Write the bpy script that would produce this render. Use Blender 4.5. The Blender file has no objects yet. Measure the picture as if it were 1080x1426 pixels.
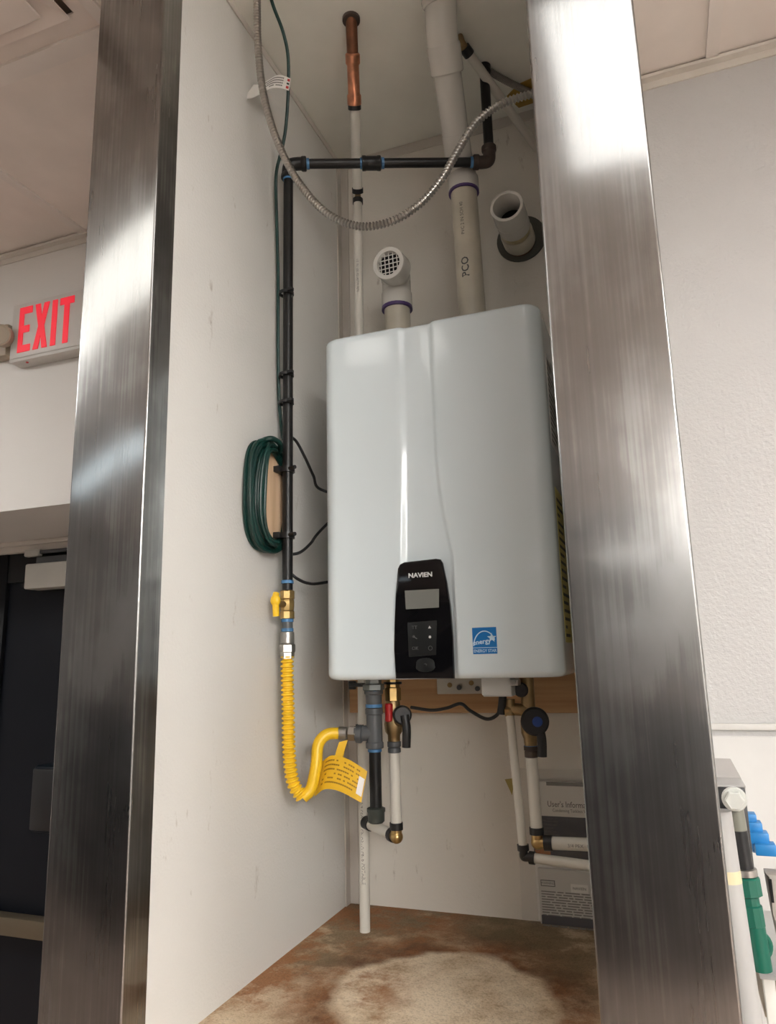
import bpy, bmesh, math, random
from mathutils import Vector, Matrix
random.seed(7)
C = bpy.context.scene.collection
S = bpy.context.scene

# ------------------------------------------------------------------ camera
AX = [[0.9363165, 0.3502827, -0.0247686], [0.0916564, -0.1756923, 0.980169], [0.3389846, -0.9200186, -0.1966092]]          # right, up, back axes of the camera
cam_d = bpy.data.cameras.new('camera')
cam_d.sensor_width = 36.0
cam_d.lens = 36.0 * 1017.224242 / 1426.0
cam_d.clip_start = 0.02
cam = bpy.data.objects.new('camera', cam_d); C.objects.link(cam)
m4 = Matrix([[AX[0][i], AX[1][i], AX[2][i]] for i in range(3)]).to_4x4()
m4.translation = (0, 0, 1.68)
cam.matrix_world = m4
S.camera = cam

# ------------------------------------------------------------------ world, exposure
wd = bpy.data.worlds.new('world'); S.world = wd; wd.use_nodes = True
wd.node_tree.nodes['Background'].inputs[0].default_value = (0.9, 0.93, 1, 1)
wd.node_tree.nodes['Background'].inputs[1].default_value = 0.15
S.view_settings.view_transform = 'Standard'
S.view_settings.look = 'None'
S.view_settings.gamma = 1.0
S.view_settings.use_curve_mapping = False
S.view_settings.exposure = 0.56
LAMP = 15.0           # radiance of the ceiling troffers

CEIL, PLAT, XL, XR, YF, YB = 3.028, 1.14, -0.722, -0.10, 0.885, 1.65
TILE = 0.61

# ------------------------------------------------------------------ materials
def new_mat(name):
    m = bpy.data.materials.new(name); m.use_nodes = True
    nt = m.node_tree
    return m, nt, nt.nodes['Principled BSDF']
def N(nt, typ, **kw):
    n = nt.nodes.new(typ)
    for k, v in kw.items():
        if k in n.inputs: n.inputs[k].default_value = v
        else: setattr(n, k, v)
    return n
def coords(nt, scale=(1, 1, 1)):
    tc = N(nt, 'ShaderNodeTexCoord'); mp = N(nt, 'ShaderNodeMapping')
    mp.inputs['Scale'].default_value = scale
    nt.links.new(tc.outputs['Object'], mp.inputs[0]); return mp.outputs[0]
def ramp(nt, fac, stops):
    r = N(nt, 'ShaderNodeValToRGB'); el = r.color_ramp.elements
    while len(el) < len(stops): el.new(0.5)
    for e, (p, c) in zip(el, stops):
        e.position = p; e.color = (c[0], c[1], c[2], 1)
    nt.links.new(fac, r.inputs[0]); return r.outputs[0]
def mat(name, col, rough=0.5, metal=0.0, bump=0.0, bscale=80, var=0.06, vscale=6, coat=0.0, emit=None, spec=0.5):
    m, nt, b = new_mat(name)
    b.inputs['Roughness'].default_value = rough; b.inputs['Metallic'].default_value = metal
    b.inputs['Coat Weight'].default_value = coat; b.inputs['Specular IOR Level'].default_value = spec
    v = coords(nt)
    n = N(nt, 'ShaderNodeTexNoise', Scale=vscale, Detail=4.0); nt.links.new(v, n.inputs['Vector'])
    lo = [max(0, c * (1 - var)) for c in col]; hi = [min(1, c * (1 + var)) for c in col]
    nt.links.new(ramp(nt, n.outputs['Fac'], [(0.3, lo), (0.7, hi)]), b.inputs['Base Color'])
    if bump:
        n2 = N(nt, 'ShaderNodeTexNoise', Scale=bscale, Detail=3.0); nt.links.new(v, n2.inputs['Vector'])
        bp = N(nt, 'ShaderNodeBump', Strength=bump, Distance=0.002)
        nt.links.new(n2.outputs['Fac'], bp.inputs['Height']); nt.links.new(bp.outputs[0], b.inputs['Normal'])
    if emit:
        b.inputs['Emission Color'].default_value = (*emit[:3], 1); b.inputs['Emission Strength'].default_value = emit[3]
    return m

def stainless():
    m, nt, b = new_mat('brushed_stainless')
    b.inputs['Metallic'].default_value = 1.0
    v = coords(nt)
    def nz(sc, s, d=3.0):
        mp = N(nt, 'ShaderNodeMapping'); mp.inputs['Scale'].default_value = sc
        nt.links.new(v, mp.inputs[0])
        n = N(nt, 'ShaderNodeTexNoise', Scale=s, Detail=d); nt.links.new(mp.outputs[0], n.inputs['Vector'])
        return n.outputs['Fac']
    streak = nz((170, 170, 1.5), 1.0, 3.0)
    smear = nz((9, 9, 5), 1.0, 6.0)
    wave = nz((9.0, 9.0, 0.7), 1.0, 0.0)
    nt.links.new(ramp(nt, smear, [(0.3, (0.305, 0.305, 0.30)), (0.62, (0.335, 0.335, 0.33)), (0.75, (0.39, 0.39, 0.385))]), b.inputs['Base Color'])
    ad = N(nt, 'ShaderNodeMath', operation='MULTIPLY_ADD'); ad.inputs[1].default_value = 0.5
    nt.links.new(streak, ad.inputs[0]); nt.links.new(smear, ad.inputs[2])
    b.inputs['Anisotropic'].default_value = 0.7
    tg = N(nt, 'ShaderNodeTangent', direction_type='RADIAL', axis='Z'); nt.links.new(tg.outputs[0], b.inputs['Tangent'])
    b.inputs['Roughness'].default_value = 0.145
    bb = N(nt, 'ShaderNodeBsdfPrincipled'); bb.inputs['Metallic'].default_value = 1.0; bb.inputs['Anisotropic'].default_value = 0.85
    nt.links.new(b.inputs['Base Color'].links[0].from_socket, bb.inputs['Base Color']); nt.links.new(tg.outputs[0], bb.inputs['Tangent'])
    bb.inputs['Roughness'].default_value = 0.31
    fac = ramp(nt, ad.outputs[0], [(0.55, (0.24, 0.24, 0.24)), (0.76, (0.34, 0.34, 0.34)), (0.88, (0.58, 0.58, 0.58))])
    mx = N(nt, 'ShaderNodeMixShader'); nt.links.new(fac, mx.inputs[0])
    nt.links.new(b.outputs[0], mx.inputs[1]); nt.links.new(bb.outputs[0], mx.inputs[2]); nt.links.new(mx.outputs[0], nt.nodes['Material Output'].inputs[0])
    b2 = N(nt, 'ShaderNodeBump', Strength=0.035, Distance=0.004); nt.links.new(wave, b2.inputs['Height'])
    nt.links.new(b2.outputs[0], b.inputs['Normal'])
    return m

def panel_wall(name, col, rough=0.42, bs=190, bstr=0.35, speck=True):
    """glass fibre reinforced wall panel: pebbled, with scuffs and small stains"""
    m, nt, b = new_mat(name)
    v = coords(nt)
    n = N(nt, 'ShaderNodeTexNoise', Scale=3.0, Detail=5.0); nt.links.new(v, n.inputs['Vector'])
    base = ramp(nt, n.outputs['Fac'], [(0.3, [c * 0.95 for c in col]), (0.7, col)])
    if speck:
        mp = N(nt, 'ShaderNodeMapping'); mp.inputs['Scale'].default_value = (30, 30, 9); nt.links.new(v, mp.inputs[0])
        n3 = N(nt, 'ShaderNodeTexNoise', Scale=1.0, Detail=6.0, Roughness=0.7); nt.links.new(mp.outputs[0], n3.inputs['Vector'])
        f = ramp(nt, n3.outputs['Fac'], [(0.64, (0, 0, 0)), (0.76, (0.7, 0.7, 0.7))])
        mx = N(nt, 'ShaderNodeMix', data_type='RGBA'); mx.inputs[7].default_value = (0.25, 0.19, 0.13, 1)
        nt.links.new(f, mx.inputs[0]); nt.links.new(base, mx.inputs[6]); base = mx.outputs[2]
    nt.links.new(base, b.inputs['Base Color'])
    b.inputs['Roughness'].default_value = rough
    n2 = N(nt, 'ShaderNodeTexNoise', Scale=bs, Detail=2.0); nt.links.new(v, n2.inputs['Vector'])
    bp = N(nt, 'ShaderNodeBump', Strength=bstr, Distance=0.002)
    nt.links.new(n2.outputs['Fac'], bp.inputs['Height']); nt.links.new(bp.outputs[0], b.inputs['Normal'])
    return m

def stained_floor():
    """concrete-like shelf with the rusty ring a tank left behind (centre -0.385, 1.255)"""
    m, nt, b = new_mat('stained_platform')
    tc = N(nt, 'ShaderNodeTexCoord'); v = tc.outputs['Object']
    dn = N(nt, 'ShaderNodeTexNoise', Scale=9.0, Detail=6.0); nt.links.new(v, dn.inputs['Vector'])
    sx = N(nt, 'ShaderNodeSeparateXYZ'); nt.links.new(v, sx.inputs[0])
    def M(op, a, c=None):
        n = N(nt, 'ShaderNodeMath', operation=op)
        for i, q in enumerate((a, c)):
            if q is None: continue
            if isinstance(q, (int, float)): n.inputs[i].default_value = q
            else: nt.links.new(q, n.inputs[i])
        return n.outputs[0]
    dx = M('ADD', sx.outputs[0], 0.385); dy = M('SUBTRACT', sx.outputs[1], 1.255)
    r = M('SQRT', M('ADD', M('MULTIPLY', dx, dx), M('MULTIPLY', dy, dy)))
    r = M('ADD', r, M('MULTIPLY', M('SUBTRACT', dn.outputs['Fac'], 0.5), 0.10))
    r2 = M('MULTIPLY', r, 2.0)
    n2 = N(nt, 'ShaderNodeTexNoise', Scale=7.0, Detail=8.0, Roughness=0.65); nt.links.new(v, n2.inputs['Vector'])
    n5 = N(nt, 'ShaderNodeTexNoise', Scale=16.0, Detail=8.0, Roughness=0.7); nt.links.new(v, n5.inputs['Vector'])
    # far strip is brown and grimy, the near left is pale
    gy = N(nt, 'ShaderNodeMapRange'); nt.links.new(sx.outputs[1], gy.inputs[0]); gy.inputs[1].default_value = 1.56; gy.inputs[2].default_value = 1.25
    pf = M('ADD', M('MULTIPLY', gy.outputs[0], 0.20), n2.outputs['Fac'])
    outer = ramp(nt, pf, [(0.40, (0.20, 0.145, 0.075)), (0.55, (0.30, 0.215, 0.125)), (0.64, (0.60, 0.46, 0.30)), (0.8, (0.74, 0.60, 0.43))])
    inner = ramp(nt, n5.outputs['Fac'], [(0.30, (0.42, 0.28, 0.16)), (0.42, (0.66, 0.52, 0.36)), (0.55, (0.80, 0.67, 0.50))])
    im = ramp(nt, r2, [(0.33, (1, 1, 1)), (0.40, (0, 0, 0))])
    m0 = N(nt, 'ShaderNodeMix', data_type='RGBA'); nt.links.new(im, m0.inputs[0]); nt.links.new(outer, m0.inputs[6]); nt.links.new(inner, m0.inputs[7])
    rm = ramp(nt, r2, [(0.335, (0, 0, 0)), (0.385, (1, 1, 1)), (0.44, (0.9, 0.9, 0.9)), (0.56, (0.25, 0.25, 0.25)), (0.70, (0, 0, 0))])
    rm = M('MULTIPLY', rm, ramp(nt, n5.outputs['Fac'], [(0.34, (0.45, 0.45, 0.45)), (0.56, (1, 1, 1))]))
    mx = N(nt, 'ShaderNodeMix', data_type='RGBA'); nt.links.new(rm, mx.inputs[0]); nt.links.new(m0.outputs[2], mx.inputs[6])
    nt.links.new(ramp(nt, n2.outputs['Fac'], [(0.38, (0.13, 0.05, 0.016)), (0.62, (0.30, 0.125, 0.042))]), mx.inputs[7])
    # rust run-off to the front left
    n3 = N(nt, 'ShaderNodeTexNoise', Scale=5.0, Detail=7.0, Roughness=0.7); nt.links.new(v, n3.inputs['Vector'])
    lx = N(nt, 'ShaderNodeMapRange'); nt.links.new(sx.outputs[0], lx.inputs[0])
    lx.inputs[1].default_value = -0.40; lx.inputs[2].default_value = -0.50
    rr = M('MULTIPLY', ramp(nt, n3.outputs['Fac'], [(0.46, (0, 0, 0)), (0.56, (0.9, 0.9, 0.9))]), lx.outputs[0])
    mx2 = N(nt, 'ShaderNodeMix', data_type='RGBA'); mx2.inputs[7].default_value = (0.33, 0.135, 0.045, 1)
    nt.links.new(rr, mx2.inputs[0]); nt.links.new(mx.outputs[2], mx2.inputs[6])
    n4 = N(nt, 'ShaderNodeTexNoise', Scale=260.0, Detail=4.0); nt.links.new(v, n4.inputs['Vector'])
    mx3 = N(nt, 'ShaderNodeMix', data_type='RGBA', blend_type='MULTIPLY'); mx3.inputs[0].default_value = 0.55
    nt.links.new(mx2.outputs[2], mx3.inputs[6])
    nt.links.new(ramp(nt, n4.outputs['Fac'], [(0.34, (0.6, 0.57, 0.53)), (0.5, (1, 1, 1))]), mx3.inputs[7])
    nt.links.new(mx3.outputs[2], b.inputs['Base Color'])
    b.inputs['Roughness'].default_value = 0.8
    bp = N(nt, 'ShaderNodeBump', Strength=0.6, Distance=0.004)
    nt.links.new(n4.outputs['Fac'], bp.inputs['Height']); nt.links.new(bp.outputs[0], b.inputs['Normal'])
    return m

def pine(name='pine_wood', c1=(0.50, 0.30, 0.15), c2=(0.62, 0.41, 0.23), sc=(3, 40, 40)):
    m, nt, b = new_mat(name)
    v = coords(nt, sc)
    n = N(nt, 'ShaderNodeTexNoise', Scale=1.0, Detail=5.0); nt.links.new(v, n.inputs['Vector'])
    nt.links.new(ramp(nt, n.outputs['Fac'], [(0.35, c1), (0.65, c2)]), b.inputs['Base Color'])
    b.inputs['Roughness'].default_value = 0.6
    return m

def clear_film():
    m, nt, b = new_mat('clear_plastic_film')
    out = nt.nodes['Material Output']
    b.inputs['Base Color'].default_value = (0.85, 0.83, 0.80, 1); b.inputs['Roughness'].default_value = 0.18
    tr = N(nt, 'ShaderNodeBsdfTransparent'); mx = N(nt, 'ShaderNodeMixShader'); mx.inputs[0].default_value = 0.10
    nt.links.new(tr.outputs[0], mx.inputs[1]); nt.links.new(b.outputs[0], mx.inputs[2])
    nt.links.new(mx.outputs[0], out.inputs[0])
    return m

SS = stainless()
FRP = panel_wall('white_wall_panel', (0.70, 0.69, 0.66))
FRPR = panel_wall('pebbled_wall_panel', (0.49, 0.485, 0.48), rough=0.28, bs=150, bstr=0.7, speck=False)
WALLP = panel_wall('painted_wall', (0.68, 0.66, 0.63), rough=0.6, bs=120, bstr=0.1, speck=False)
WALLD = panel_wall('darker_painted_wall', (0.27, 0.255, 0.245), rough=0.6, bs=120, bstr=0.1, speck=False)
ALCC = mat('alcove_ceiling_paint', (0.86, 0.86, 0.79), 0.7, bump=0.05, vscale=5, var=0.07)
TILEM = mat('ceiling_tile', (0.75, 0.68, 0.625), 0.8, bump=0.1, bscale=60)
TBAR = mat('grid_bar_paint', (0.72, 0.66, 0.61), 0.5)
PANW0 = mat('white_rail', (0.60, 0.59, 0.57), 0.4)
TRIMW = mat('trim_white', (0.60, 0.56, 0.51), 0.45)
FLOORM = mat('quarry_tile_floor', (0.33, 0.25, 0.205), 0.5, var=0.25, vscale=3)
STAIN = stained_floor()
PINE = pine(); PINEB = pine('board_pine', (0.42, 0.23, 0.10), (0.56, 0.34, 0.17), (3, 30, 60))
PINEV = pine('block_pine', (0.60, 0.40, 0.24), (0.74, 0.53, 0.35), (60, 40, 4))
HEAT = mat('white_enamel', (0.63, 0.705, 0.735), 0.16, var=0.02, vscale=2, coat=0.3)
HEATG = mat('grey_enamel', (0.50, 0.51, 0.50), 0.35)
BLKG = mat('glossy_black_plastic', (0.004, 0.004, 0.005), 0.08, var=0.1, spec=0.3)
BLKP = mat('black_plastic', (0.012, 0.012, 0.013), 0.4)
BLKI = mat('black_iron', (0.011, 0.011, 0.011), 0.36, spec=0.35, bump=0.15, bscale=120)
GREYI = mat('grey_malleable_iron', (0.075, 0.08, 0.085), 0.42, bump=0.2, bscale=150)
RUSTI = mat('rusty_dark_iron', (0.055, 0.038, 0.03), 0.5, bump=0.2, bscale=120, var=0.3, vscale=40)
PVC = mat('white_pvc', (0.66, 0.645, 0.60), 0.22, var=0.03)
PVCY = mat('yellowed_pvc', (0.56, 0.52, 0.43), 0.3, var=0.12, vscale=12)
PEX = mat('white_tubing', (0.66, 0.64, 0.58), 0.3, var=0.04)
PURP = mat('purple_primer', (0.075, 0.04, 0.16), 0.4)
COPPER = mat('bright_copper', (0.72, 0.33, 0.20), 0.28, 1.0, var=0.25, vscale=50)
COPPERD = mat('tarnished_copper', (0.20, 0.085, 0.045), 0.5, 0.6, var=0.3, vscale=40)
BRASS = mat('brass', (0.55, 0.38, 0.16), 0.32, 1.0, var=0.2, vscale=40)
BRASSD = mat('dull_brass', (0.33, 0.235, 0.12), 0.42, 0.9, var=0.25, vscale=40)
NICK = mat('nickel_plate', (0.45, 0.435, 0.41), 0.34, 1.0)
ALU = mat('conduit_steel', (0.42, 0.40, 0.37), 0.3, 1.0)
DKALU = mat('dull_conduit_steel', (0.26, 0.245, 0.22), 0.42, 1.0)
YEL = mat('yellow_coating', (0.80, 0.50, 0.015), 0.38, var=0.06)
YELT = mat('yellow_tag_card', (0.72, 0.43, 0.015), 0.5)
BLUET = mat('blue_thread_tape', (0.06, 0.18, 0.36), 0.5, var=0.3, vscale=60)
GRN = mat('dark_green_cord', (0.002, 0.030, 0.024), 0.38, var=0.2, vscale=30)
GRNF = mat('green_fitting', (0.003, 0.105, 0.068), 0.35)
BLUE = mat('bright_blue_plastic', (0.02, 0.20, 0.50), 0.4)
BLUED = mat('deep_blue_inlay', (0.01, 0.05, 0.25), 0.4)
REDP = mat('red_plastic', (0.45, 0.02, 0.02), 0.35)
REDL = mat('lit_red_letter', (0.5, 0.012, 0.02), 0.5, emit=(1.0, 0.02, 0.05, 0.36))
SIGNW = mat('sign_white', (0.56, 0.54, 0.51), 0.45)
BEIGE = mat('beige_plastic', (0.36, 0.30, 0.23), 0.45)
DOORB = mat('black_door_panel', (0.007, 0.008, 0.011), 0.35, spec=0.2)
DOORF = mat('black_door_frame', (0.005, 0.005, 0.006), 0.4, spec=0.2)
BRONZE = mat('bronze_bar', (0.17, 0.135, 0.09), 0.4, 0.6)
CLOSER = mat('silver_closer', (0.47, 0.46, 0.42), 0.4)
ESCU = mat('grey_rubber', (0.085, 0.085, 0.07), 0.6)
DARK = mat('dark_hole', (0.004, 0.004, 0.004), 0.9)
PAPER = mat('white_paper', (0.80, 0.78, 0.74), 0.6)
GPAPER = mat('grey_paper', (0.60, 0.585, 0.55), 0.6)
NAVY = mat('navy_print', (0.022, 0.026, 0.045), 0.35, var=0.4, vscale=12)
INK = mat('dark_ink', (0.05, 0.05, 0.05), 0.6)
INKG = mat('grey_ink', (0.19, 0.18, 0.17), 0.6)
INKP = mat('grey_pipe_ink', (0.10, 0.10, 0.10), 0.6)
LCD = mat('grey_display', (0.18, 0.185, 0.17), 0.15, var=0.04)
PRINTW = mat('white_print', (0.62, 0.63, 0.63), 0.4)
PRINTD = mat('dim_grey_print', (0.09, 0.095, 0.10), 0.4)
BTN = mat('dark_grey_button', (0.012, 0.0135, 0.014), 0.35, spec=0.25)
LBLUE = mat('label_blue', (0.0, 0.15, 0.44), 0.4, var=0.03)
LSKY = mat('label_pale_blue', (0.55, 0.70, 0.82), 0.4)
LYEL = mat('label_yellow', (0.46, 0.40, 0.10), 0.45)
LWHT = mat('label_white', (0.66, 0.66, 0.64), 0.4)
OCHRE = mat('ochre_sticker', (0.42, 0.27, 0.055), 0.6, var=0.2, vscale=20)
ORANGE = mat('orange_print', (0.42, 0.13, 0.02), 0.5)
FILM = clear_film()
TROF = mat('troffer_frame', (0.7, 0.69, 0.66), 0.4)
LENS = mat('fill_troffer_lens', (0.9, 0.9, 0.88), 0.4, emit=(1.0, 0.99, 0.965, LAMP * 1.05))  # lens of the two added fill troffers, far right and far left
LENSC = mat('daylight_troffer_lens', (0.9, 0.9, 0.9), 0.4, emit=(0.80, 0.93, 1.0, LAMP * 0.14))
LENSF = mat('fill_lens', (0.9, 0.9, 0.88), 0.4, emit=(1.0, 0.99, 0.965, LAMP * 1.95))  # boosted lens for the added fill lights on the right
LENSA = mat('near_troffer_lens', (0.9, 0.9, 0.88), 0.4, emit=(1.0, 0.99, 0.965, LAMP * 0.165))
LENSB = mat('dim_troffer_lens', (0.9, 0.9, 0.88), 0.4, emit=(1.0, 0.985, 0.93, LAMP * 0.16))
GREYC = mat('weathered_grey_cover', (0.33, 0.30, 0.265), 0.55, var=0.3, vscale=30)
GALV = mat('galvanised_steel', (0.60, 0.60, 0.60), 0.35, 0.8)

# ------------------------------------------------------------------ mesh helpers (world coordinates)
V = Vector
def frame_for(d):
    d = d.normalized()
    a = V((0, 0, 1)) if abs(d.z) < 0.9 else V((1, 0, 0))
    x = d.cross(a).normalized(); return x, d.cross(x).normalized()
def smooth_path(pts, n=8):
    pts = [V(p) for p in pts]
    if len(pts) < 3: return pts
    out = []
    for i in range(len(pts) - 1):
        p0 = pts[i - 1] if i else pts[0] * 2 - pts[1]
        p1, p2 = pts[i], pts[i + 1]
        p3 = pts[i + 2] if i + 2 < len(pts) else pts[-1] * 2 - pts[-2]
        for k in range(n):
            t = k / n
            out.append(0.5 * (2 * p1 + (p2 - p0) * t + (2 * p0 - 5 * p1 + 4 * p2 - p3) * t * t + (3 * p1 - p0 - 3 * p2 + p3) * t ** 3))
    out.append(pts[-1]); return out
def resample(pts, step):
    out = [pts[0]]; acc = 0.0
    for a, b in zip(pts, pts[1:]):
        L = (b - a).length; d = step - acc
        while d <= L and L > 0:
            out.append(a.lerp(b, d / L)); d += step
        acc = (acc + L) % step
    return out
class B:
    def __init__(s): s.bm = bmesh.new()
    def box(s, lo, hi, bev=0.0, seg=2, rot=None):
        lo, hi = V(lo), V(hi); c = (lo + hi) / 2
        m = Matrix.Translation(c)
        if rot is not None: m = m @ rot
        m = m @ Matrix.Diagonal((*(hi - lo), 1))
        r = bmesh.ops.create_cube(s.bm, size=1.0, matrix=m)
        if bev:
            es = {e for v in r['verts'] for e in v.link_edges}
            bmesh.ops.bevel(s.bm, geom=list(es), offset=bev, segments=seg, affect='EDGES', profile=0.5)
        return s
    def rings(s, centres, frames, radii, seg=14, cap=True, closed=False):
        vs = []
        for c, (x, y), r in zip(centres, frames, radii):
            vs.append([s.bm.verts.new(c + x * (r * math.cos(2 * math.pi * k / seg)) + y * (r * math.sin(2 * math.pi * k / seg))) for k in range(seg)])
        n = len(vs)
        for i in range(n if closed else n - 1):
            a, b = vs[i], vs[(i + 1) % n]
            for k in range(seg):
                s.bm.faces.new((a[k], a[(k + 1) % seg], b[(k + 1) % seg], b[k]))
        if cap and not closed:
            s.bm.faces.new(vs[0][::-1]); s.bm.faces.new(vs[-1])
        return s
    def tube(s, pts, r, seg=12, n=8, step=None, rf=None, cap=True):
        pts = smooth_path(pts, n)
        if step: pts = resample(pts, step)
        t0 = (pts[1] - pts[0]).normalized(); x, y = frame_for(t0); fr = []; rad = []
        acc = 0.0
        for i, p in enumerate(pts):
            a = pts[max(0, i - 1)]; b = pts[min(len(pts) - 1, i + 1)]
            t = (b - a).normalized()
            x = (x - t * x.dot(t)).normalized(); y = t.cross(x)
            fr.append((x.copy(), y.copy()))
            if i: acc += (p - pts[i - 1]).length
            rad.append(rf(i, acc) if rf else r)
        return s.rings(pts, fr, rad, seg, cap)
    def lathe(s, p0, d, prof, seg=18, cap=True):
        p0, d = V(p0), V(d).normalized(); f = frame_for(d)
        return s.rings([p0 + d * t for t, _ in prof], [f] * len(prof), [r for _, r in prof], seg, cap)
    def cyl(s, p0, p1, r, seg=18, r2=None, ch=0.0):
        p0, p1 = V(p0), V(p1); L = (p1 - p0).length; r2 = r if r2 is None else r2
        prof = [(0, r), (L, r2)] if not ch else [(0, r - ch), (ch, r), (L - ch, r2), (L, r2 - ch)]
        return s.lathe(p0, p1 - p0, prof, seg)
    def ring(s, c, d, R, r, seg=24, rs=8):
        c, d = V(c), V(d).normalized(); x, y = frame_for(d); cs = []; fr = []
        for k in range(seg):
            a = 2 * math.pi * k / seg; o = x * math.cos(a) + y * math.sin(a)
            cs.append(c + o * R); fr.append((o, d))
        return s.rings(cs, fr, [r] * seg, rs, closed=True)
    def pipe(s, p0, p1, ro, ri, seg=24, closed_end=False):
        """open hollow pipe from p0 to p1 (open at p1)"""
        L = (V(p1) - V(p0)).length
        return s.lathe(p0, V(p1) - V(p0), [(0, ro), (L - 0.001, ro), (L, ro - 0.001), (L, ri + 0.0005), (L - 0.001, ri), (0.002, ri)], seg)
    def prism(s, poly, o, x, y, h, bev=0.0):
        """polygon in plane o + u*x + v*y, extruded by h along x cross y"""
        o, x, y = V(o), V(x), V(y); z = x.cross(y).normalized()
        a = [s.bm.verts.new(o + x * u + y * v) for u, v in poly]
        b = [s.bm.verts.new(o + x * u + y * v + z * h) for u, v in poly]
        n = len(poly)
        fs = [s.bm.faces.new(a[::-1]), s.bm.faces.new(b)]
        for k in range(n): fs.append(s.bm.faces.new((a[k], a[(k + 1) % n], b[(k + 1) % n], b[k])))
        if bev:
            bmesh.ops.bevel(s.bm, geom=list({e for e in fs[1].edges}), offset=bev, segments=2, affect='EDGES', profile=0.5)
        return s
    def ball(s, c, r, sc=(1, 1, 1), seg=16):
        bmesh.ops.create_uvsphere(s.bm, u_segments=seg, v_segments=seg // 2 + 2, radius=r, matrix=Matrix.Translation(V(c)) @ Matrix.Diagonal((*sc, 1)))
        return s
    def strip(s, pts, w, th=0.0012):
        """thin bent card: pts are centre points, w(i) gives the half width vector"""
        top = []; 
        for i, p in enumerate(pts):
            a = V(pts[max(0, i - 1)]); b = V(pts[min(len(pts) - 1, i + 1)]); t = (b - a).normalized()
            h = V(w(i)); nrm = t.cross(h).normalized() * th / 2
            top.append([s.bm.verts.new(V(p) + q) for q in (h + nrm, -h + nrm, -h - nrm, h - nrm)])
        for a, b in zip(top, top[1:]):
            for k in range(4): s.bm.faces.new((a[k], a[(k + 1) % 4], b[(k + 1) % 4], b[k]))
        s.bm.faces.new(top[0][::-1]); s.bm.faces.new(top[-1])
        return s

def sharp(me, deg=35):
    for p in me.polygons: p.use_smooth = True
    me.set_sharp_from_angle(angle=math.radians(deg))
def root_loc(o):
    while o.parent: o = o.parent
    return o.location
def obj(name, b, m, parent=None, loc=None, deg=35):
    bm = b.bm
    bmesh.ops.recalc_face_normals(bm, faces=bm.faces)
    if parent is not None: off = root_loc(parent)
    else:
        if loc is None:
            xs = [v.co for v in bm.verts]
            loc = V(((min(v.x for v in xs) + max(v.x for v in xs)) / 2, (min(v.y for v in xs) + max(v.y for v in xs)) / 2, min(v.z for v in xs)))
        off = V(loc)
    bmesh.ops.translate(bm, verts=bm.verts, vec=-V(off))
    me = bpy.data.meshes.new(name); bm.to_mesh(me); bm.free(); sharp(me, deg)
    me.materials.append(m)
    o = bpy.data.objects.new(name, me); C.objects.link(o)
    if parent is not None: o.parent = parent
    else: o.location = off
    return o
def tag(o, label, cat, group=None):
    o['label'] = label; o['category'] = cat
    if group: o['group'] = group
    return o
def thing(name, loc, label, cat, group=None):
    o = bpy.data.objects.new(name, None); o.empty_display_size = 0.05; C.objects.link(o); o.location = loc
    return tag(o, label, cat, group)
def struct(name, b, m, parent=None, deg=35, loc=(0, 0, 0)):
    o = obj(name, b, m, parent, loc=None if parent else loc, deg=deg)
    if parent is None: o['kind'] = 'structure'
    return o
def copy_tree(o, parent=None):
    c = o.copy(); C.objects.link(c); c.parent = parent
    for ch in list(o.children): copy_tree(ch, c)
    return c
def text(name, body, size, o, x, y, m, parent, align='CENTER', sx=1.0, bold=0.0, depth=0.0004, kind=None):
    """flat lettering lying in the plane o + u*x + v*y"""
    cu = bpy.data.curves.new(name, 'FONT'); cu.body = body; cu.size = size; cu.align_x = align; cu.align_y = 'CENTER'
    cu.extrude = depth / 2; cu.resolution_u = 2; cu.offset = bold
    t = bpy.data.objects.new(name, cu); C.objects.link(t)
    dg = bpy.context.evaluated_depsgraph_get(); dg.update()
    me = bpy.data.meshes.new_from_object(t.evaluated_get(dg))
    bpy.data.objects.remove(t); bpy.data.curves.remove(cu)
    o, x, y = V(o), V(x).normalized(), V(y).normalized(); z = x.cross(y).normalized()
    off = root_loc(parent)
    for v in me.vertices:
        c = v.co; v.co = o + x * (c.x * sx) + y * c.y + z * (c.z + depth / 2) - off
    me.name = name; me.materials.clear(); me.materials.append(m)
    ob = bpy.data.objects.new(name, me); C.objects.link(ob); ob.parent = parent
    if kind: ob['kind'] = kind
    return ob

EX, EZ = (1, 0, 0), (0, 0, 1)

# ================================================================== SETTING
struct('floor', B().box((-5.4, -10.1, -0.06), (3.2, 2.4, 0)), FLOORM)
struct('wall_back', B().box((XL - 0.141, YB, 0), (3.2, YB + 0.12, CEIL)), FRPR)
struct('wall_exit', B().box((-5.4, YB, 2.152), (XL - 0.141, YB + 0.12, CEIL)).box((-5.4, YB, 0), (-3.35, YB + 0.12, 2.152)), WALLP)
struct('soffit', B().box((-3.35, YB + 0.12, 2.152), (XL - 0.141, 2.30, 2.25)), WALLP)['kind'] = 'structure'
struct('wall_recess', B().box((-3.35, 2.13, 0), (-2.62, 2.25, 2.152)).box((-3.45, YB + 0.12, 0), (-3.35, 2.3, 2.2)).box((XL - 0.141, YB + 0.12, 0), (XL - 0.03, 2.3, 2.2)).box((-3.35, 2.22, 0), (XL - 0.141, 2.3, 2.152)), WALLP)
struct('wall_behind', B().box((-5.4, -10.2, 0), (3.2, -10.1, CEIL)), WALLD)
struct('wall_west', B().box((-5.5, -10.1, 0), (-5.4, 2.4, CEIL)), WALLD)
struct('wall_east', B().box((3.2, -10.1, 0), (3.3, 2.4, CEIL)), WALLP)
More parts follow.
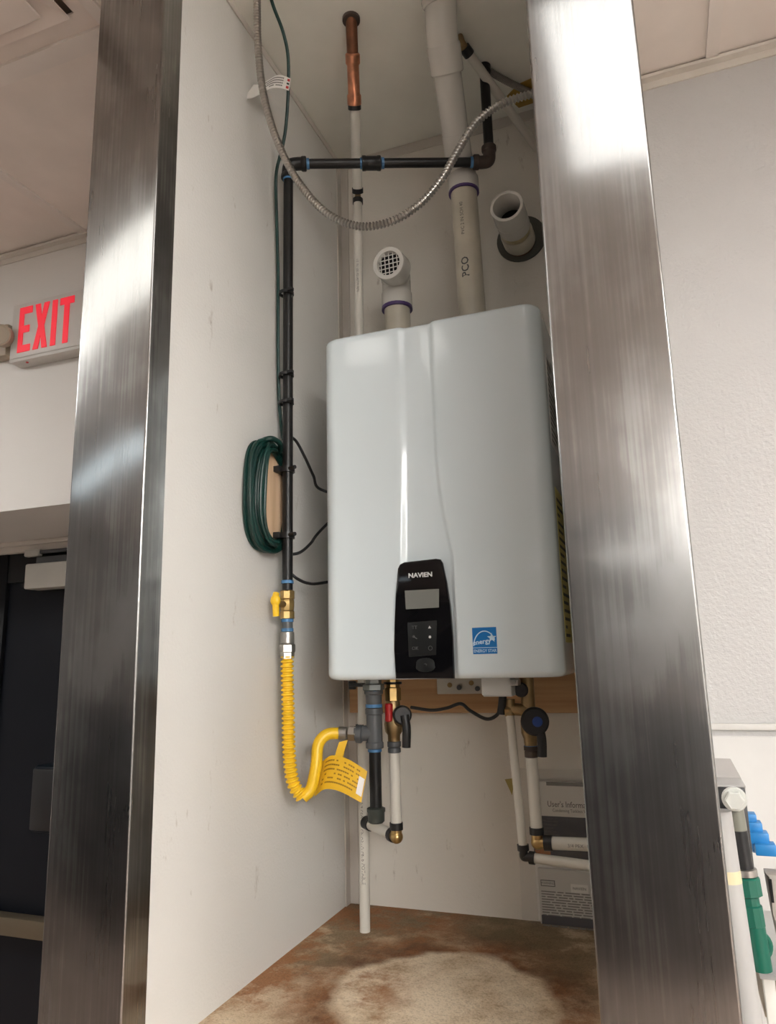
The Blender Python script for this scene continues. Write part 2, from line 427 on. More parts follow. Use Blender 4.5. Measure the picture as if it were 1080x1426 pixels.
# alcove shell: two stub walls, a lining behind the heater, a platform and a ceiling
struct('wall_left', B().box((XL - 0.1395, YF + 0.0015, 0), (XL, YB, CEIL)), FRP)
struct('wall_right', B().box((XR, YF + 0.0015, 0), (XR + 0.1365, YB, CEIL)), FRP)
ALCB = panel_wall('alcove_back_panel', (0.78, 0.745, 0.68), rough=0.5, bs=150, bstr=0.25)
struct('wall_alcove', B().box((XL, YB - 0.004, PLAT), (XR, YB, CEIL)), ALCB)
struct('platform', B().box((XL, YF + 0.02, PLAT - 0.04), (XR, YB, PLAT)).box((XL, YF + 0.02, 0), (XR, YF + 0.06, PLAT - 0.04)), STAIN)
struct('alcove_ceiling', B().box((XL, YF, CEIL), (XR, YB, CEIL + 0.04)), ALCC)

# room ceiling: slab outside the tiled field, tiles and grid bars as pieces
X0, Y0 = 0.225 - 6 * TILE, 1.065 - 4 * TILE
X1 = X0 + 9 * TILE
cl = B().box((-5.4, -10.1, CEIL + 0.06), (3.2, 2.4, CEIL + 0.12))
cl.box((-5.4, -10.1, CEIL), (3.2, Y0, CEIL + 0.05)).box((-5.4, Y0, CEIL), (X0, YB, CEIL + 0.05)).box((X1, Y0, CEIL), (3.2, YB, CEIL + 0.05))
ceiling = struct('ceiling', cl, TILEM)
trof_cells = {(3, 2), (4, 2), (0, 2), (7, 2), (1, 2), (8, 2)}
lights = [(-0.385 + 0.61, 0.15), (-0.385 + 0.61 - 3 * TILE, 0.15)]
diff_cell = (4, 4)
def cell(i, j): return X0 + i * TILE, Y0 + j * TILE
light_rects = []
for lx in (2.355, -3.13): light_rects.append((lx - TILE, lx + TILE, -0.155, 0.455))
tile_me = {}
for i in range(9):
    for j in range(5):
        x0, y0 = cell(i, j); x1, y1 = x0 + TILE, min(y0 + TILE, YB)
        cx, cy = (x0 + x1) / 2, (y0 + y1) / 2
        if any(a < cx < b and c < cy < d for a, b, c, d in light_rects): continue
        if abs(cx + 1.30) < 0.1 and abs(cy - 0.76) < 0.1: continue          # air diffuser sits here
        a, b = x0, x1
        if y1 > YF + 0.05:                                                   # cut around the alcove walls
            if x0 < XL - 0.141 < x1: b = XL - 0.141
            elif x0 >= XL - 0.35 and x1 <= XR + 0.2 and x0 < XR and x1 > XL:
                if x1 > XR + 0.137 + 0.01: a = XR + 0.137
                else: continue
        if x0 < XR + 0.137 < x1 and y1 > YF + 0.05: a = XR + 0.137
        if b - a < 0.03 or (a >= XL - 0.141 - 1e-4 and b <= XR + 0.138 and y1 > YF + 0.05): continue
        g = 0.0035
        key = (round(b - a, 3), round(y1 - y0, 3))
        if key not in tile_me:
            w, d = b - a - 2 * g, y1 - y0 - 2 * g
            t = obj('ceiling_tile', B().box((-w / 2, -d / 2, 0), (w / 2, d / 2, 0.014), 0.002, 1), TILEM, loc=(0, 0, 0))
            tile_me[key] = t.data
        else:
            t = bpy.data.objects.new('ceiling_tile', tile_me[key]); C.objects.link(t)
        t.parent = ceiling; t.location = ((a + b) / 2, (y0 + y1) / 2, CEIL + random.uniform(0, 0.0015))
def gridbar(x0, y0, x1, y1):
    obj('grid_bar', B().box((x0, y0, CEIL - 0.007), (x1, y1, CEIL + 0.03)), TBAR, ceiling)
hw = 0.012
for i in range(1, 9):
    x = X0 + i * TILE
    inside = XL - 0.15 < x < XR + 0.14
    gridbar(x - hw * 1.15, Y0, x + hw * 1.15, YF - 0.03 if inside else YB - 0.02)
for j in range(1, 5):
    y = Y0 + j * TILE
    if y < YF: gridbar(X0, y - hw, X1, y + hw)
    else:
        gridbar(X0, y - hw * 1.9, XL - 0.143, y + hw * 1.9); gridbar(XR + 0.139, y - hw, X1, y + hw)
struct('trim_1', B().box((-5.4, YB - 0.022, CEIL - 0.012), (XL - 0.143, YB, CEIL - 0.004)).box((-5.4, YB - 0.004, CEIL - 0.03), (XL - 0.143, YB, CEIL - 0.004)), TRIMW)
struct('trim_2', B().box((XR + 0.139, YB - 0.022, CEIL - 0.012), (3.2, YB, CEIL - 0.004)).box((XR + 0.139, YB - 0.004, CEIL - 0.03), (3.2, YB, CEIL - 0.004)), TRIMW)
# inside-corner mouldings of the alcove panels
struct('trim_3', B().box((XL, YB - 0.03, PLAT), (XL + 0.003, YB - 0.004, CEIL)).box((XL, YB - 0.007, PLAT), (XL + 0.024, YB - 0.004, CEIL), 0.001, 1), TRIMW)
struct('trim_4', B().box((XL, YB - 0.008, CEIL - 0.028), (XR, YB - 0.004, CEIL), 0.001, 1), TRIMW)
struct('trim_5', B().box((XL, YF + 0.05, CEIL - 0.018), (XL + 0.003, YB, CEIL), 0.001, 1), TRIMW)
# rail trim and white panel frame low on the wall to the right
struct('trim_6', B().box((XR + 0.137, YB - 0.010, 1.524), (3.2, YB, 1.537), 0.003), PANW0)
PANW = mat('white_low_panel', (0.58, 0.575, 0.56), 0.4)
struct('trim_7', B().box((XR + 0.137, YB - 0.006, 0.4), (3.2, YB, 1.513), 0.001, 1), PANW)

# ------------------------------------------------------------------ ceiling troffers (the room's lamps and added fill lights)
def troffer(x, y, lens, label, w=TILE * 2, d=TILE):
    t = thing('ceiling_light', (x, y, CEIL), label, 'ceiling light')
    w -= 0.03; d -= 0.03; z = CEIL
    f = B()
    for sx in (-1, 1): f.box((x + sx * w / 2 - 0.018, y - d / 2, z - 0.006), (x + sx * w / 2 + 0.018, y + d / 2, z + 0.03))
    for sy in (-1, 1): f.box((x - w / 2, y + sy * d / 2 - 0.018, z - 0.006), (x + w / 2, y + sy * d / 2 + 0.018, z + 0.03))
    obj('frame', f, TROF, t)
    obj('diffuser', B().box((x - w / 2 + 0.018, y - d / 2 + 0.018, z - 0.001), (x + w / 2 - 0.018, y + d / 2 - 0.018, z + 0.02)), lens, t)

troffer(2.355, 0.15, LENS, 'added fill light panel far to the right of the camera')  # added for diffuse light, kept clear of the column reflections
def surface_light(x, y, lens, label, w=TILE * 2, d=TILE):
    t = thing('ceiling_light', (x, y, CEIL - 0.03), label, 'ceiling light')
    obj('housing', B().box((x - w / 2, y - d / 2, CEIL - 0.03), (x + w / 2, y + d / 2, CEIL), 0.004, 1), TROF, t)
    obj('diffuser', B().box((x - w / 2 + 0.02, y - d / 2 + 0.02, CEIL - 0.036), (x + w / 2 - 0.02, y + d / 2 - 0.02, CEIL - 0.029)), lens, t)
surface_light(0.42, 0.17, LENSA, 'ceiling light panel just right of the camera')
surface_light(-3.5, -2.02, LENSC, 'cool white surface light at the left, behind the camera', 2.44, 0.50)
troffer(-3.13, 0.15, LENS, 'added fill light panel far to the left of the camera')  # added to brighten the exit side, outside the left column's reflection
surface_light(-1.7, -0.13, LENSB, 'dimmer surface light to the left of the camera', 1.6, 0.50)
surface_light(-0.3, -8.6, LENSA, 'surface light at the far end of the room', 2.44, 0.9)
surface_light(2.4, -2.2, LENSF, 'added fill light at the right, behind the camera', 1.4, 1.22)  # unseen fill added to send light deep into the alcove
surface_light(2.4, -4.4, LENSF, 'second added fill light at the right, further behind the camera', 1.4, 1.22)  # more added alcove fill, off the right column's reflection
surface_light(2.7, -6.6, LENSF, 'third added fill light at the right, deep in the room', 0.9, 1.22)  # last of the added alcove fills
struct('beam', B().box((-5.4, -5.6, CEIL - 0.30), (0.6, -5.4, CEIL)), mat('beam_paint', (0.20, 0.18, 0.165), 0.6))

t = thing('wall_shelf', (-0.4, -10.0, 2.08), 'far shelf with a strip light under it, behind the camera', 'shelf')
obj('board', B().box((-1.8, -10.1, 2.10), (1.0, -9.8, 2.14), 0.003), mat('shelf_board', (0.22, 0.19, 0.17), 0.5), t)
obj('strip_light', B().box((-1.75, -9.86, 2.065), (0.95, -9.80, 2.10)), LENSA, t)
# long dark counter at the back of the room (only its reflection shows in the columns)
ctr = thing('dark_counter', (-1.5, -2.9, 0), 'long dark counter behind the camera, seen only as a reflection', 'counter')
obj('body', B().box((-5.0, -3.2, 0), (1.6, -2.6, 1.40), 0.01), mat('dark_counter_front', (0.03, 0.03, 0.034), 0.5), ctr)
obj('worktop', B().box((-5.02, -3.22, 1.40), (1.62, -2.58, 1.44), 0.006), mat('brown_worktop', (0.14, 0.10, 0.09), 0.4), ctr)

# ================================================================== STAINLESS COLUMN COVERS
def column(x0, x1, ret, label, bev=0.0035):
    t = 0.0015; yf = YF
    b = B()
    # U-shaped cap over the end of the stub wall: outline with rounded outer corners
    def arc(cx, cy, a0, a1, r, n=5):
        return [(cx + r * math.cos(math.radians(a0 + (a1 - a0) * k / n)), cy + r * math.sin(math.radians(a0 + (a1 - a0) * k / n))) for k in range(n + 1)]
    ya, yb = yf, yf + ret
    o = [(x0, yb)] + arc(x0 + bev, ya + bev, 180, 270, bev) + arc(x1 - bev, ya + bev, 270, 360, bev) + [(x1, yb)]
    i = [(x1 - t, yb)] + [(x1 - t, ya + t), (x0 + t, ya + t)] + [(x0 + t, yb)]
    b.prism(o + i, (0, 0, 0), (1, 0, 0), (0, 1, 0), CEIL - 0.006)
    c = obj('stainless_column', b, SS, loc=((x0 + x1) / 2, yf, 0), deg=50)
    return tag(c, label, 'column')
column(XL - 0.1415, XL + 0.0015, 0.050, 'brushed stainless column cover left of the heater alcove, next to the EXIT sign')
column(XR - 0.0015, XR + 0.138, 0.050, 'wide brushed stainless column cover right of the heater, reflecting ceiling light strips')

# ================================================================== EXIT DOOR, SIGN, LEFT SIDE
YD = 2.13
d1 = B().box((-2.62, YD + 0.01, 0), (-1.5, YD + 0.05, 2.118))
door = struct('door_1', d1, DOORB)
obj('stile', B().box((-2.62, YD - 0.008, 0.0), (-2.355, YD + 0.01, 2.118), 0.004), DOORF, door)
obj('rail', B().box((-2.355, YD - 0.004, 2.0), (-1.5, YD + 0.01, 2.118), 0.003), DOORF, door)
obj('bottom_rail', B().box((-2.355, YD - 0.004, 0.02), (-1.5, YD + 0.01, 0.25), 0.003), DOORF, door)
obj('push_bar', B().box((-2.36, YD - 0.06, 0.79), (-1.55, YD - 0.005, 0.85), 0.008).box((-2.36, YD - 0.02, 0.77), (-2.28, YD, 0.87), 0.004), BRONZE, door)
obj('frame_head', B().box((-2.62, YD - 0.03, 2.112), (-0.88, YD + 0.06, 2.152), 0.003).box((-2.62, YD - 0.045, 2.135), (-0.88, YD - 0.03, 2.152), 0.002), TRIMW, door)
# door closer
cl0 = (-2.1898, 2.0600, 2.0555); cl1 = (-2.1879, 2.0600, 1.9622)
t = thing('door_closer', (cl0[0], 2.06, cl1[2]), 'silver grey door closer with arm at the top of the black door', 'door closer')
obj('body', B().box((cl0[0], 2.05, cl1[2]), (cl0[0] + 0.30, YD - 0.009, cl0[2]), 0.006), CLOSER, t)
s0 = (-2.2278, 2.0800, 2.0875); s1 = (-2.1570, 2.0800, 2.1149)
obj('arm_shoe', B().box((s0[0], 2.075, s0[2]), (s1[0], 2.10, s1[2]), 0.006), CLOSER, t)
obj('arm', B().box((s1[0] - 0.01, 2.082, s0[2] + 0.008), (s1[0] + 0.22, 2.094, s0[2] + 0.022), 0.003).box((s1[0] - 0.002, 2.07, s0[2] - 0.03), (s1[0] + 0.18, 2.08, s0[2] - 0.006), 0.002), GREYI, t)
# dark box on the door
k0 = (-2.0870, 2.0500, 1.3475); k1 = (-2.0796, 2.0500, 1.1289)
t = thing('door_alarm_box', (k0[0] + 0.06, 2.05, k1[2]), 'dark navy box mounted on the black door above the push bar', 'box')
obj('housing', B().box((k0[0], 2.05, k1[2]), (k0[0] + 0.14, YD + 0.01, k0[2]), 0.012), mat('navy_black_plastic', (0.005, 0.009, 0.014), 0.4, spec=0.2), t)
obj('rim', B().box((k0[0] + 0.006, 2.044, k1[2] + 0.01), (k0[0] + 0.134, 2.051, k0[2] - 0.01), 0.004), BLKP, t)
# exit sign
YS = 1.60
sl = (-1.8366, 1.6000, 2.6114); st = (-1.8555, 1.6000, 2.7966); sr_x = sl[0] + 0.305
ztop = sl[2] + 0.195
sg = thing('exit_sign', (sl[0] + 0.15, YS + 0.02, sl[2]), 'white EXIT sign with red letters above the black door', 'sign')
obj('housing', B().box((sl[0], YS, sl[2]), (sr_x, YB, ztop), 0.004), SIGNW, sg)
obj('face_plate', B().box((sl[0] + 0.008, YS - 0.003, sl[2] + 0.01), (sr_x - 0.008, YS + 0.001, ztop - 0.008), 0.002), SIGNW, sg)
obj('test_light', B().cyl((sl[0] + 0.06, YS + 0.015, sl[2] - 0.003), (sl[0] + 0.06, YS + 0.015, sl[2] + 0.002), 0.004), REDP, sg)
def letter(poly, x, w, name='letter'):
    z0 = sl[2] + 0.026; h = 0.150
    obj(name, B().prism([(u * w, v * h) for u, v in poly], (x, YS - 0.0025, z0), EX, EZ, 0.003), REDL, sg)
lx = sl[0] + 0.036; lw = 0.050; sk = 0.0555
letter([(0, 0), (1, 0), (1, .15), (.36, .15), (.36, .43), (.85, .43), (.85, .58), (.36, .58), (.36, .85), (1, .85), (1, 1), (0, 1)], lx, lw)
letter([(0, 0), (.36, 0), (.5, .30), (.64, 0), (1, 0), (.70, .5), (1, 1), (.64, 1), (.5, .70), (.36, 1), (0, 1), (.30, .5)], lx + 0.062, 0.056)
letter([(0, 0), (1, 0), (1, 1), (0, 1)], lx + 0.131, 0.019)
letter([(.32, 0), (.68, 0), (.68, .85), (1, .85), (1, 1), (0, 1), (0, .85), (.32, .85)], lx + 0.161, 0.054)
# emergency lamp head beside the sign
e0 = (-1.8539, 1.5700, 2.6979)
t = thing('emergency_lamp', (e0[0] - 0.03, 1.6, e0[2] - 0.03), 'beige round lamp head left of the EXIT sign', 'lamp')
obj('lamp_head', B().lathe((e0[0], 1.60, e0[2]), (0.35, -0.9, -0.15), [(0, 0.012), (0.006, 0.03), (0.02, 0.034), (0.04, 0.034), (0.043, 0.03), (0.04, 0.026)], 24), BEIGE, t)
obj('mount', B().box((e0[0] - 0.12, 1.61, e0[2] - 0.05), (e0[0] - 0.012, YB, e0[2] + 0.06), 0.008).cyl((e0[0] - 0.03, 1.625, e0[2]), (e0[0] + 0.005, 1.6, e0[2]), 0.012), BEIGE, t)
# square air diffuser in the ceiling grid
dx0, dx1, dy0, dy1 = -1.605 + 0.008, -0.995 - 0.008, 0.455 + 0.008, 1.065 - 0.008
dfm = mat('air_vent_paint', (0.76, 0.68, 0.62), 0.5)
df = thing('air_diffuser', ((dx0 + dx1) / 2, (dy0 + dy1) / 2, CEIL), 'square stepped air vent in the ceiling at top left', 'air vent')
def frame_ring(x0, x1, y0, y1, za, w, zb):
    """sloping square frame: outer edge at za, inner edge at zb"""
    b = B(); o = [(x0, y0), (x1, y0), (x1, y1), (x0, y1)]; i = [(x0 + w, y0 + w), (x1 - w, y0 + w), (x1 - w, y1 - w), (x0 + w, y1 - w)]
    vo = [b.bm.verts.new((*p, za)) for p in o]; vi = [b.bm.verts.new((*p, zb)) for p in i]
    vo2 = [b.bm.verts.new((*p, za + 0.004)) for p in o]; vi2 = [b.bm.verts.new((*p, zb + 0.004)) for p in i]
    for k in range(4):
        n = (k + 1) % 4
        for a, c in ((vo, vi), (vi, vi2), (vi2, vo2), (vo2, vo)): b.bm.faces.new((a[k], a[n], c[n], c[k]))
    return b
obj('outer_frame', frame_ring(dx0, dx1, dy0, dy1, CEIL - 0.004, 0.05, CEIL + 0.012), dfm, df)
obj('throat', B().box((dx0, dy0, CEIL + 0.05), (dx1, dy1, CEIL + 0.058)), BEIGE, df)
obj('middle_cone', frame_ring(dx0 + 0.055, dx1 - 0.055, dy0 + 0.055, dy1 - 0.055, CEIL - 0.006, 0.05, CEIL + 0.02), dfm, df)
obj('inner_plate', B().box((dx0 + 0.10, dy0 + 0.10, CEIL - 0.016), (dx1 - 0.10, dy1 - 0.085, CEIL - 0.010), 0.002), dfm, df)

# ================================================================== WATER HEATER
HX0, HX1, HY, HYC, HYB, HZ0, HZ1 = -0.605, -0.163, 1.270, 1.455, 1.606, 1.642, 2.325
heater = thing('water_heater', ((HX0 + HX1) / 2, 1.44, HZ0), 'white wall-hung tankless water heater with black control panel', 'water heater')
def crease(z):
    """x of the left and right edges of the shallow channel down the front, by height"""
    t = max(0.0, min(1.0, (HZ1 - z) / (HZ1 - 1.86)))
    l = -0.437 + 0.012 * 0 - 0.008 * max(0, t - 0.55) / 0.45
    k = max(0, t - 0.55) / 0.45
    return l, -0.372 + 0.003 * t + 0.022 * k * k
def cover_outline(z, ins):
    x0, x1, y0 = HX0 + ins, HX1 - ins, HY + ins
    R = 0.030
    pts = [(x0, HYC), (x0, HYC - 0.05), (x0, y0 + R + 0.01)]
    for k in range(0, 9):
        a = math.radians(180 + 90 * k / 8); pts.append((x0 + R + R * math.cos(a), y0 + R + R * math.sin(a)))
    l, r = crease(z); dp = 0.0080
    fr = [(x0 + 0.06, 0), (x0 + 0.11, 0), (l - 0.012, 0), (l - 0.004, 0.0004), (l + 0.002, 0.0022), (l + 0.007, dp - 0.0012), (l + 0.013, dp),
          (l + 0.025, dp), (r - 0.025, dp), (r - 0.007, dp), (r - 0.003, dp - 0.0012), (r + 0.001, 0.0030), (r + 0.004, 0.0008), (r + 0.010, 0), (x1 - 0.11, 0), (x1 - 0.06, 0)]
    pts += [(x, y0 + d) for x, d in fr]
    for k in range(0, 9):
        a = math.radians(270 + 90 * k / 8); pts.append((x1 - R + R * math.cos(a), y0 + R + R * math.sin(a)))
    pts += [(x1, y0 + R + 0.01), (x1, HYC - 0.05), (x1, HYC)]
    return pts
b = B(); rows = []
rb = 0.012
zs = [(HZ0, rb)] + [(HZ0 + rb - rb * math.cos(math.radians(90 * k / 5)), rb - rb * math.sin(math.radians(90 * k / 5))) for k in range(1, 6)]
zs += [(HZ0 + 0.02 + (HZ1 - HZ0 - 0.04) * k / 26, 0) for k in range(27)]
zs += [(HZ1 - rb + rb * math.sin(math.radians(90 * k / 5)), rb - rb * math.cos(math.radians(90 * k / 5))) for k in range(0, 6)]
for z, ins in zs: rows.append([b.bm.verts.new((x, y, z)) for x, y in cover_outline(z, ins)])
for a, c in zip(rows, rows[1:]):
    for k in range(len(a) - 1): b.bm.faces.new((a[k], a[k + 1], c[k + 1], c[k]))
    b.bm.faces.new((a[-1], a[0], c[0], c[-1]))
b.bm.faces.new(rows[0][::-1]); b.bm.faces.new(rows[-1])
obj('front_cover', b, HEAT, heater, deg=60)
obj('rear_chassis', B().box((HX0 + 0.004, HYC, HZ0 + 0.006), (HX1 - 0.004, HYB, HZ1 - 0.005), 0.006), HEAT, heater)
obj('seam_gasket', B().box((HX0 + 0.006, HYC - 0.004, HZ0 + 0.008), (HX1 + 0.0008, HYC + 0.004, HZ1 + 0.0005), 0.001, 1), BLKP, heater)
# control panel, a black trapezoid with bowed sides over the bottom of the channel
def ypl(p): return (p[0], p[2])
cp = [ypl(p) for p in ((-0.4601, 1.2680, 1.6442), (-0.4607, 1.2680, 1.6951), (-0.4588, 1.2680, 1.7401), (-0.4552, 1.2680, 1.7923), (-0.4502, 1.2680, 1.8423), (-0.4458, 1.2680, 1.8500), (-0.4372, 1.2680, 1.8535), (-0.3762, 1.2680, 1.8558), (-0.3682, 1.2680, 1.8540), (-0.3644, 1.2680, 1.8472), (-0.3578, 1.2680, 1.8103), (-0.3530, 1.2680, 1.7677), (-0.3512, 1.2680, 1.7171), (-0.3512, 1.2680, 1.6427))]
cp = cp[::-1]
panel = obj('control_panel', B().prism([(x, z) for x, z in cp][::-1], (0, 1.2725, 0), EX, EZ, 0.0075, 0.0022), BLKG, heater)
YP = 1.2648
lg = (-0.4065, 1.2650, 1.8273)
text('lettering', 'NAVIEN', 0.0115, (lg[0], YP, lg[2]), (1, 0, 0.0), EZ, PRINTW, panel, sx=1.12, bold=0.0004)
ds = [(-0.4371, 1.2650, 1.8009), (-0.3721, 1.2650, 1.8006), (-0.3735, 1.2650, 1.7672), (-0.4361, 1.2650, 1.7669)]
obj('display', B().prism([(p[0], p[2]) for p in ds][::-1], (0, YP + 0.0005, 0), EX, EZ, 0.0009), LCD, panel)
bt0 = [(-0.4341, 1.2650, 1.7429), (-0.3784, 1.2650, 1.7445), (-0.3821, 1.2650, 1.6842), (-0.4333, 1.2650, 1.6817)]
obj('button_field', B().prism([(p[0], p[2]) for p in bt0][::-1], (0, YP + 0.0005, 0), EX, EZ, 0.0007, 0.0002), BTN, panel)
for p, s_, mm in (((-0.4207, 1.2650, 1.7334), 'TT', PRINTD), ((-0.3922, 1.2650, 1.7330), 'up', PRINTW), ((-0.4199, 1.2650, 1.7155), 'wr', PRINTD), ((-0.3922, 1.2650, 1.7159), 'sq', PRINTW), ((-0.4206, 1.2650, 1.6965), 'OK', PRINTD), ((-0.3923, 1.2650, 1.6963), 'ci', PRINTD)):
    bb = B(); q = (p[0], YP - 0.0003, p[2])
    if s_ == 'up': bb.prism([(-.0028, -.002), (.0028, -.002), (0, .0028)], q, EX, EZ, 0.0003)
    elif s_ == 'sq': bb.prism([(-.0025, -.001), (0, -.0028), (.0025, -.001), (.0015, .0022), (-.0015, .0022)], q, EX, EZ, 0.0003)
    elif s_ == 'ci': bb.ring(q, (0, 1, 0), 0.0036, 0.0004, 16, 4)
    elif s_ == 'wr': bb.box((q[0] - .004, q[1], q[2] - .0008), (q[0] + .004, q[1] + .0004, q[2] + .0008), rot=Matrix.Rotation(0.6, 4, 'Y')).ring((q[0] - .003, q[1], q[2] + .002), (0, 1, 0), 0.0017, 0.0004, 10, 4)
    else:
        text('button_mark', s_, 0.0085, q, EX, EZ, mm, panel, depth=0.0003); continue
    obj('button_mark', bb, mm, panel)
dl = (-0.4027, 1.2650, 1.6672)
obj('dial_pad', B().prism([(0.0185 * math.cos(a) * (1.0 if math.sin(a) < 0 else 0.93), 0.0125 * (abs(math.sin(a)) ** 0.7) * (1 if math.sin(a) >= 0 else -1)) for a in [2 * math.pi * k / 28 for k in range(28)]], (dl[0], YP + 0.0004, dl[2]), EX, EZ, 0.001, 0.0003).ball((dl[0], YP - 0.0004, dl[2]), 0.003, (1, 0.4, 1), 10), BTN, panel)
# blue efficiency label
q4 = [(-0.3160, 1.2700, 1.7284), (-0.2724, 1.2700, 1.7292), (-0.2711, 1.2700, 1.6838), (-0.3149, 1.2700, 1.6837)]
sx0, sx1 = q4[0][0], q4[2][0] - 0.002; sz0, sz1 = q4[3][2], q4[1][2]
YLB = 1.2696
es = obj('blue_label', B().box((sx0, YLB, sz0), (sx1, YLB + 0.0005, sz1)), LBLUE, heater)
es['label'] = 'blue square efficiency label'
mx_ = (sx0 + sx1) / 2; W_ = sx1 - sx0; H_ = sz1 - sz0; zc = sz0 + H_ * 0.28
arcp = [(mx_ + 0.46 * W_ * math.cos(math.radians(a)), YLB, zc + 0.58 * H_ * math.sin(math.radians(a))) for a in range(25, 181, 8)]
obj('arc', B().strip(arcp, lambda i: (0, 0.0003, 0), 0.0018), LSKY, es)
text('lettering', 'energy', H_ * 0.26, (mx_ - W_ * 0.12, YLB, sz0 + H_ * 0.46), (1, 0, 0.12), (-0.12, 0, 1), LSKY, es, sx=1.0, bold=0.0002)
text('lettering', 'ENERGY STAR', H_ * 0.165, (mx_, YLB, sz0 + H_ * 0.11), EX, EZ, LSKY, es, sx=0.85, bold=0.00005)
obj('rule', B().box((sx0, YLB - 0.0003, sz0 + H_ * 0.225), (sx1, YLB, sz0 + H_ * 0.245)), LSKY, es)
sc_ = (mx_ + W_ * 0.30, YLB, sz0 + H_ * 0.60)
obj('star', B().prism([(0.0085 * (1 if k % 2 == 0 else 0.42) * math.sin(math.pi * k / 5), 0.0085 * (1 if k % 2 == 0 else 0.42) * math.cos(math.pi * k / 5)) for k in range(10)][::-1], sc_, EX, EZ, 0.0003), LSKY, es)
# stickers on the right flank
XS = HX1 + 0.0006
def flank(name, y0, y1, z0, z1, m, label=None):
    o = obj(name, B().box((HX1 - 0.0005, y0, z0), (XS, y1, z1)), m, heater)
    if label: o['label'] = label
    return o
wl = flank('rating_label', 1.325, 1.44, 2.06, 2.24, LWHT, 'white printed rating label on the side')
tb = B()
for k in range(14): tb.box((XS, 1.333, 2.07 + 0.011 * k), (XS + 0.0003, 1.36 + 0.07 * random.random(), 2.074 + 0.011 * k))
o = obj('print', tb.box((XS, 1.335, 2.222), (XS + 0.0003, 1.39, 2.236)), INKG, wl); o['kind'] = 'stuff'
yl = flank('energy_label', 1.325, 1.44, 1.70, 1.98, LYEL, 'yellow energy guide label on the side')
tb = B()
for k in range(18): tb.box((XS, 1.333, 1.71 + 0.0145 * k), (XS + 0.0003, 1.36 + 0.07 * random.random(), 1.7155 + 0.0145 * k))
o = obj('print', tb, INK, yl); o['kind'] = 'stuff'
flank('warning_strip', 1.442, 1.452, 2.10, 2.25, mat('warning_red', (0.30, 0.08, 0.05), 0.5), 'red edged warning strip on the side')
# underside: mounting bracket, junction box, port stubs
br0 = (-0.4838, 1.6000, 1.6304); br1 = (-0.3525, 1.6000, 1.5999)
brk = obj('mounting_bracket', B().box((br0[0], 1.598, br1[2]), (br1[0], 1.603, HZ0 + 0.03), 0.0015), mat('galvanised_bracket', (0.50, 0.49, 0.45), 0.4, 0.3), heater)
for px, mm in (((-0.4536, 1.5970, 1.6193), BRASSD), ((-0.4326, 1.5970, 1.6136), GREYI), ((-0.4047, 1.5970, 1.6233), BRASSD), ((-0.3916, 1.5970, 1.6110), GREYI)):
    obj('screw', B().cyl((px[0], 1.5985, px[2]), (px[0], 1.5955, px[2]), 0.0055, 12), mm, brk)
jb = [(-0.3238, 1.3600, 1.6379), (-0.2708, 1.3600, 1.6066)]
jn = obj('junction_box', B().box((jb[0][0], 1.36, jb[1][2]), (jb[1][0] + 0.001, 1.44, HZ0 + 0.01), 0.002), HEATG, heater)
obj('cover_lip', B().box((jb[0][0] - 0.001, 1.357, jb[1][2] + 0.003), (jb[1][0], 1.361, HZ0 + 0.004), 0.001), mat('junction_cover', (0.62, 0.62, 0.60), 0.35), jn)
jk = (-0.2640, 1.3600, 1.6320)
obj('cable_clamp', B().box((jk[0] - 0.008, 1.352, jk[2] - 0.006), (jk[0] + 0.008, 1.38, jk[2] + 0.005), 0.002).cyl((jk[0], 1.353, jk[2]), (jk[0], 1.348, jk[2]), 0.004, 10), NICK, jn)

# ================================================================== VENTING ON TOP
fx, fy = -0.338, 1.49
flue = thing('flue_pipe', (fx, fy, HZ1), 'white plastic flue pipe rising from the right of the heater top to the ceiling', 'pipe')
p0 = V((fx + 0.004, fy, HZ1 - 0.005)); p1 = V((-0.3407, 1.4850, 2.7316))
obj('lower_pipe', B().cyl(p0, p1, 0.0302, 24), PVCY, flue)
dirp = (p1 - p0).normalized()
obj('primer_ring', B().cyl(p1 - dirp * 0.004, p1 + dirp * 0.002, 0.0352, 24), PURP, flue)
pA = V((-0.3420, 1.4550, 2.8084)); pB = V((-0.3286, 1.3250, 2.9299)); pC = V((-0.3192, 1.2620, 3.0198))
obj('lower_elbow', B().lathe(p1, dirp, [(0, 0.0345), (0.002, 0.0355), (0.034, 0.0355), (0.042, 0.031)], 24).tube([p1 + dirp * 0.03, p1 + dirp * 0.055, pA, pA.lerp(pB, 0.25)], 0.0308, 24), PVC, flue)
obj('upper_pipe', B().cyl(pA, pB, 0.0302, 24), PVC, flue)
ud = (pB - pA).normalized()
obj('upper_elbow', B().lathe(pB - ud * 0.015, ud, [(0, 0.0335), (0.003, 0.0358), (0.05, 0.0365), (0.056, 0.0345)], 24).tube([pB + ud * 0.03, pB + ud * 0.06, pC, V((pC.x, pC.y - 0.012, CEIL + 0.01))], 0.0338, 24).cyl(pC + V((0, -0.004, 0.0)), (pC.x - 0.001, pC.y - 0.012, CEIL + 0.005), 0.0375, 24, ch=0.003), PVC, flue)
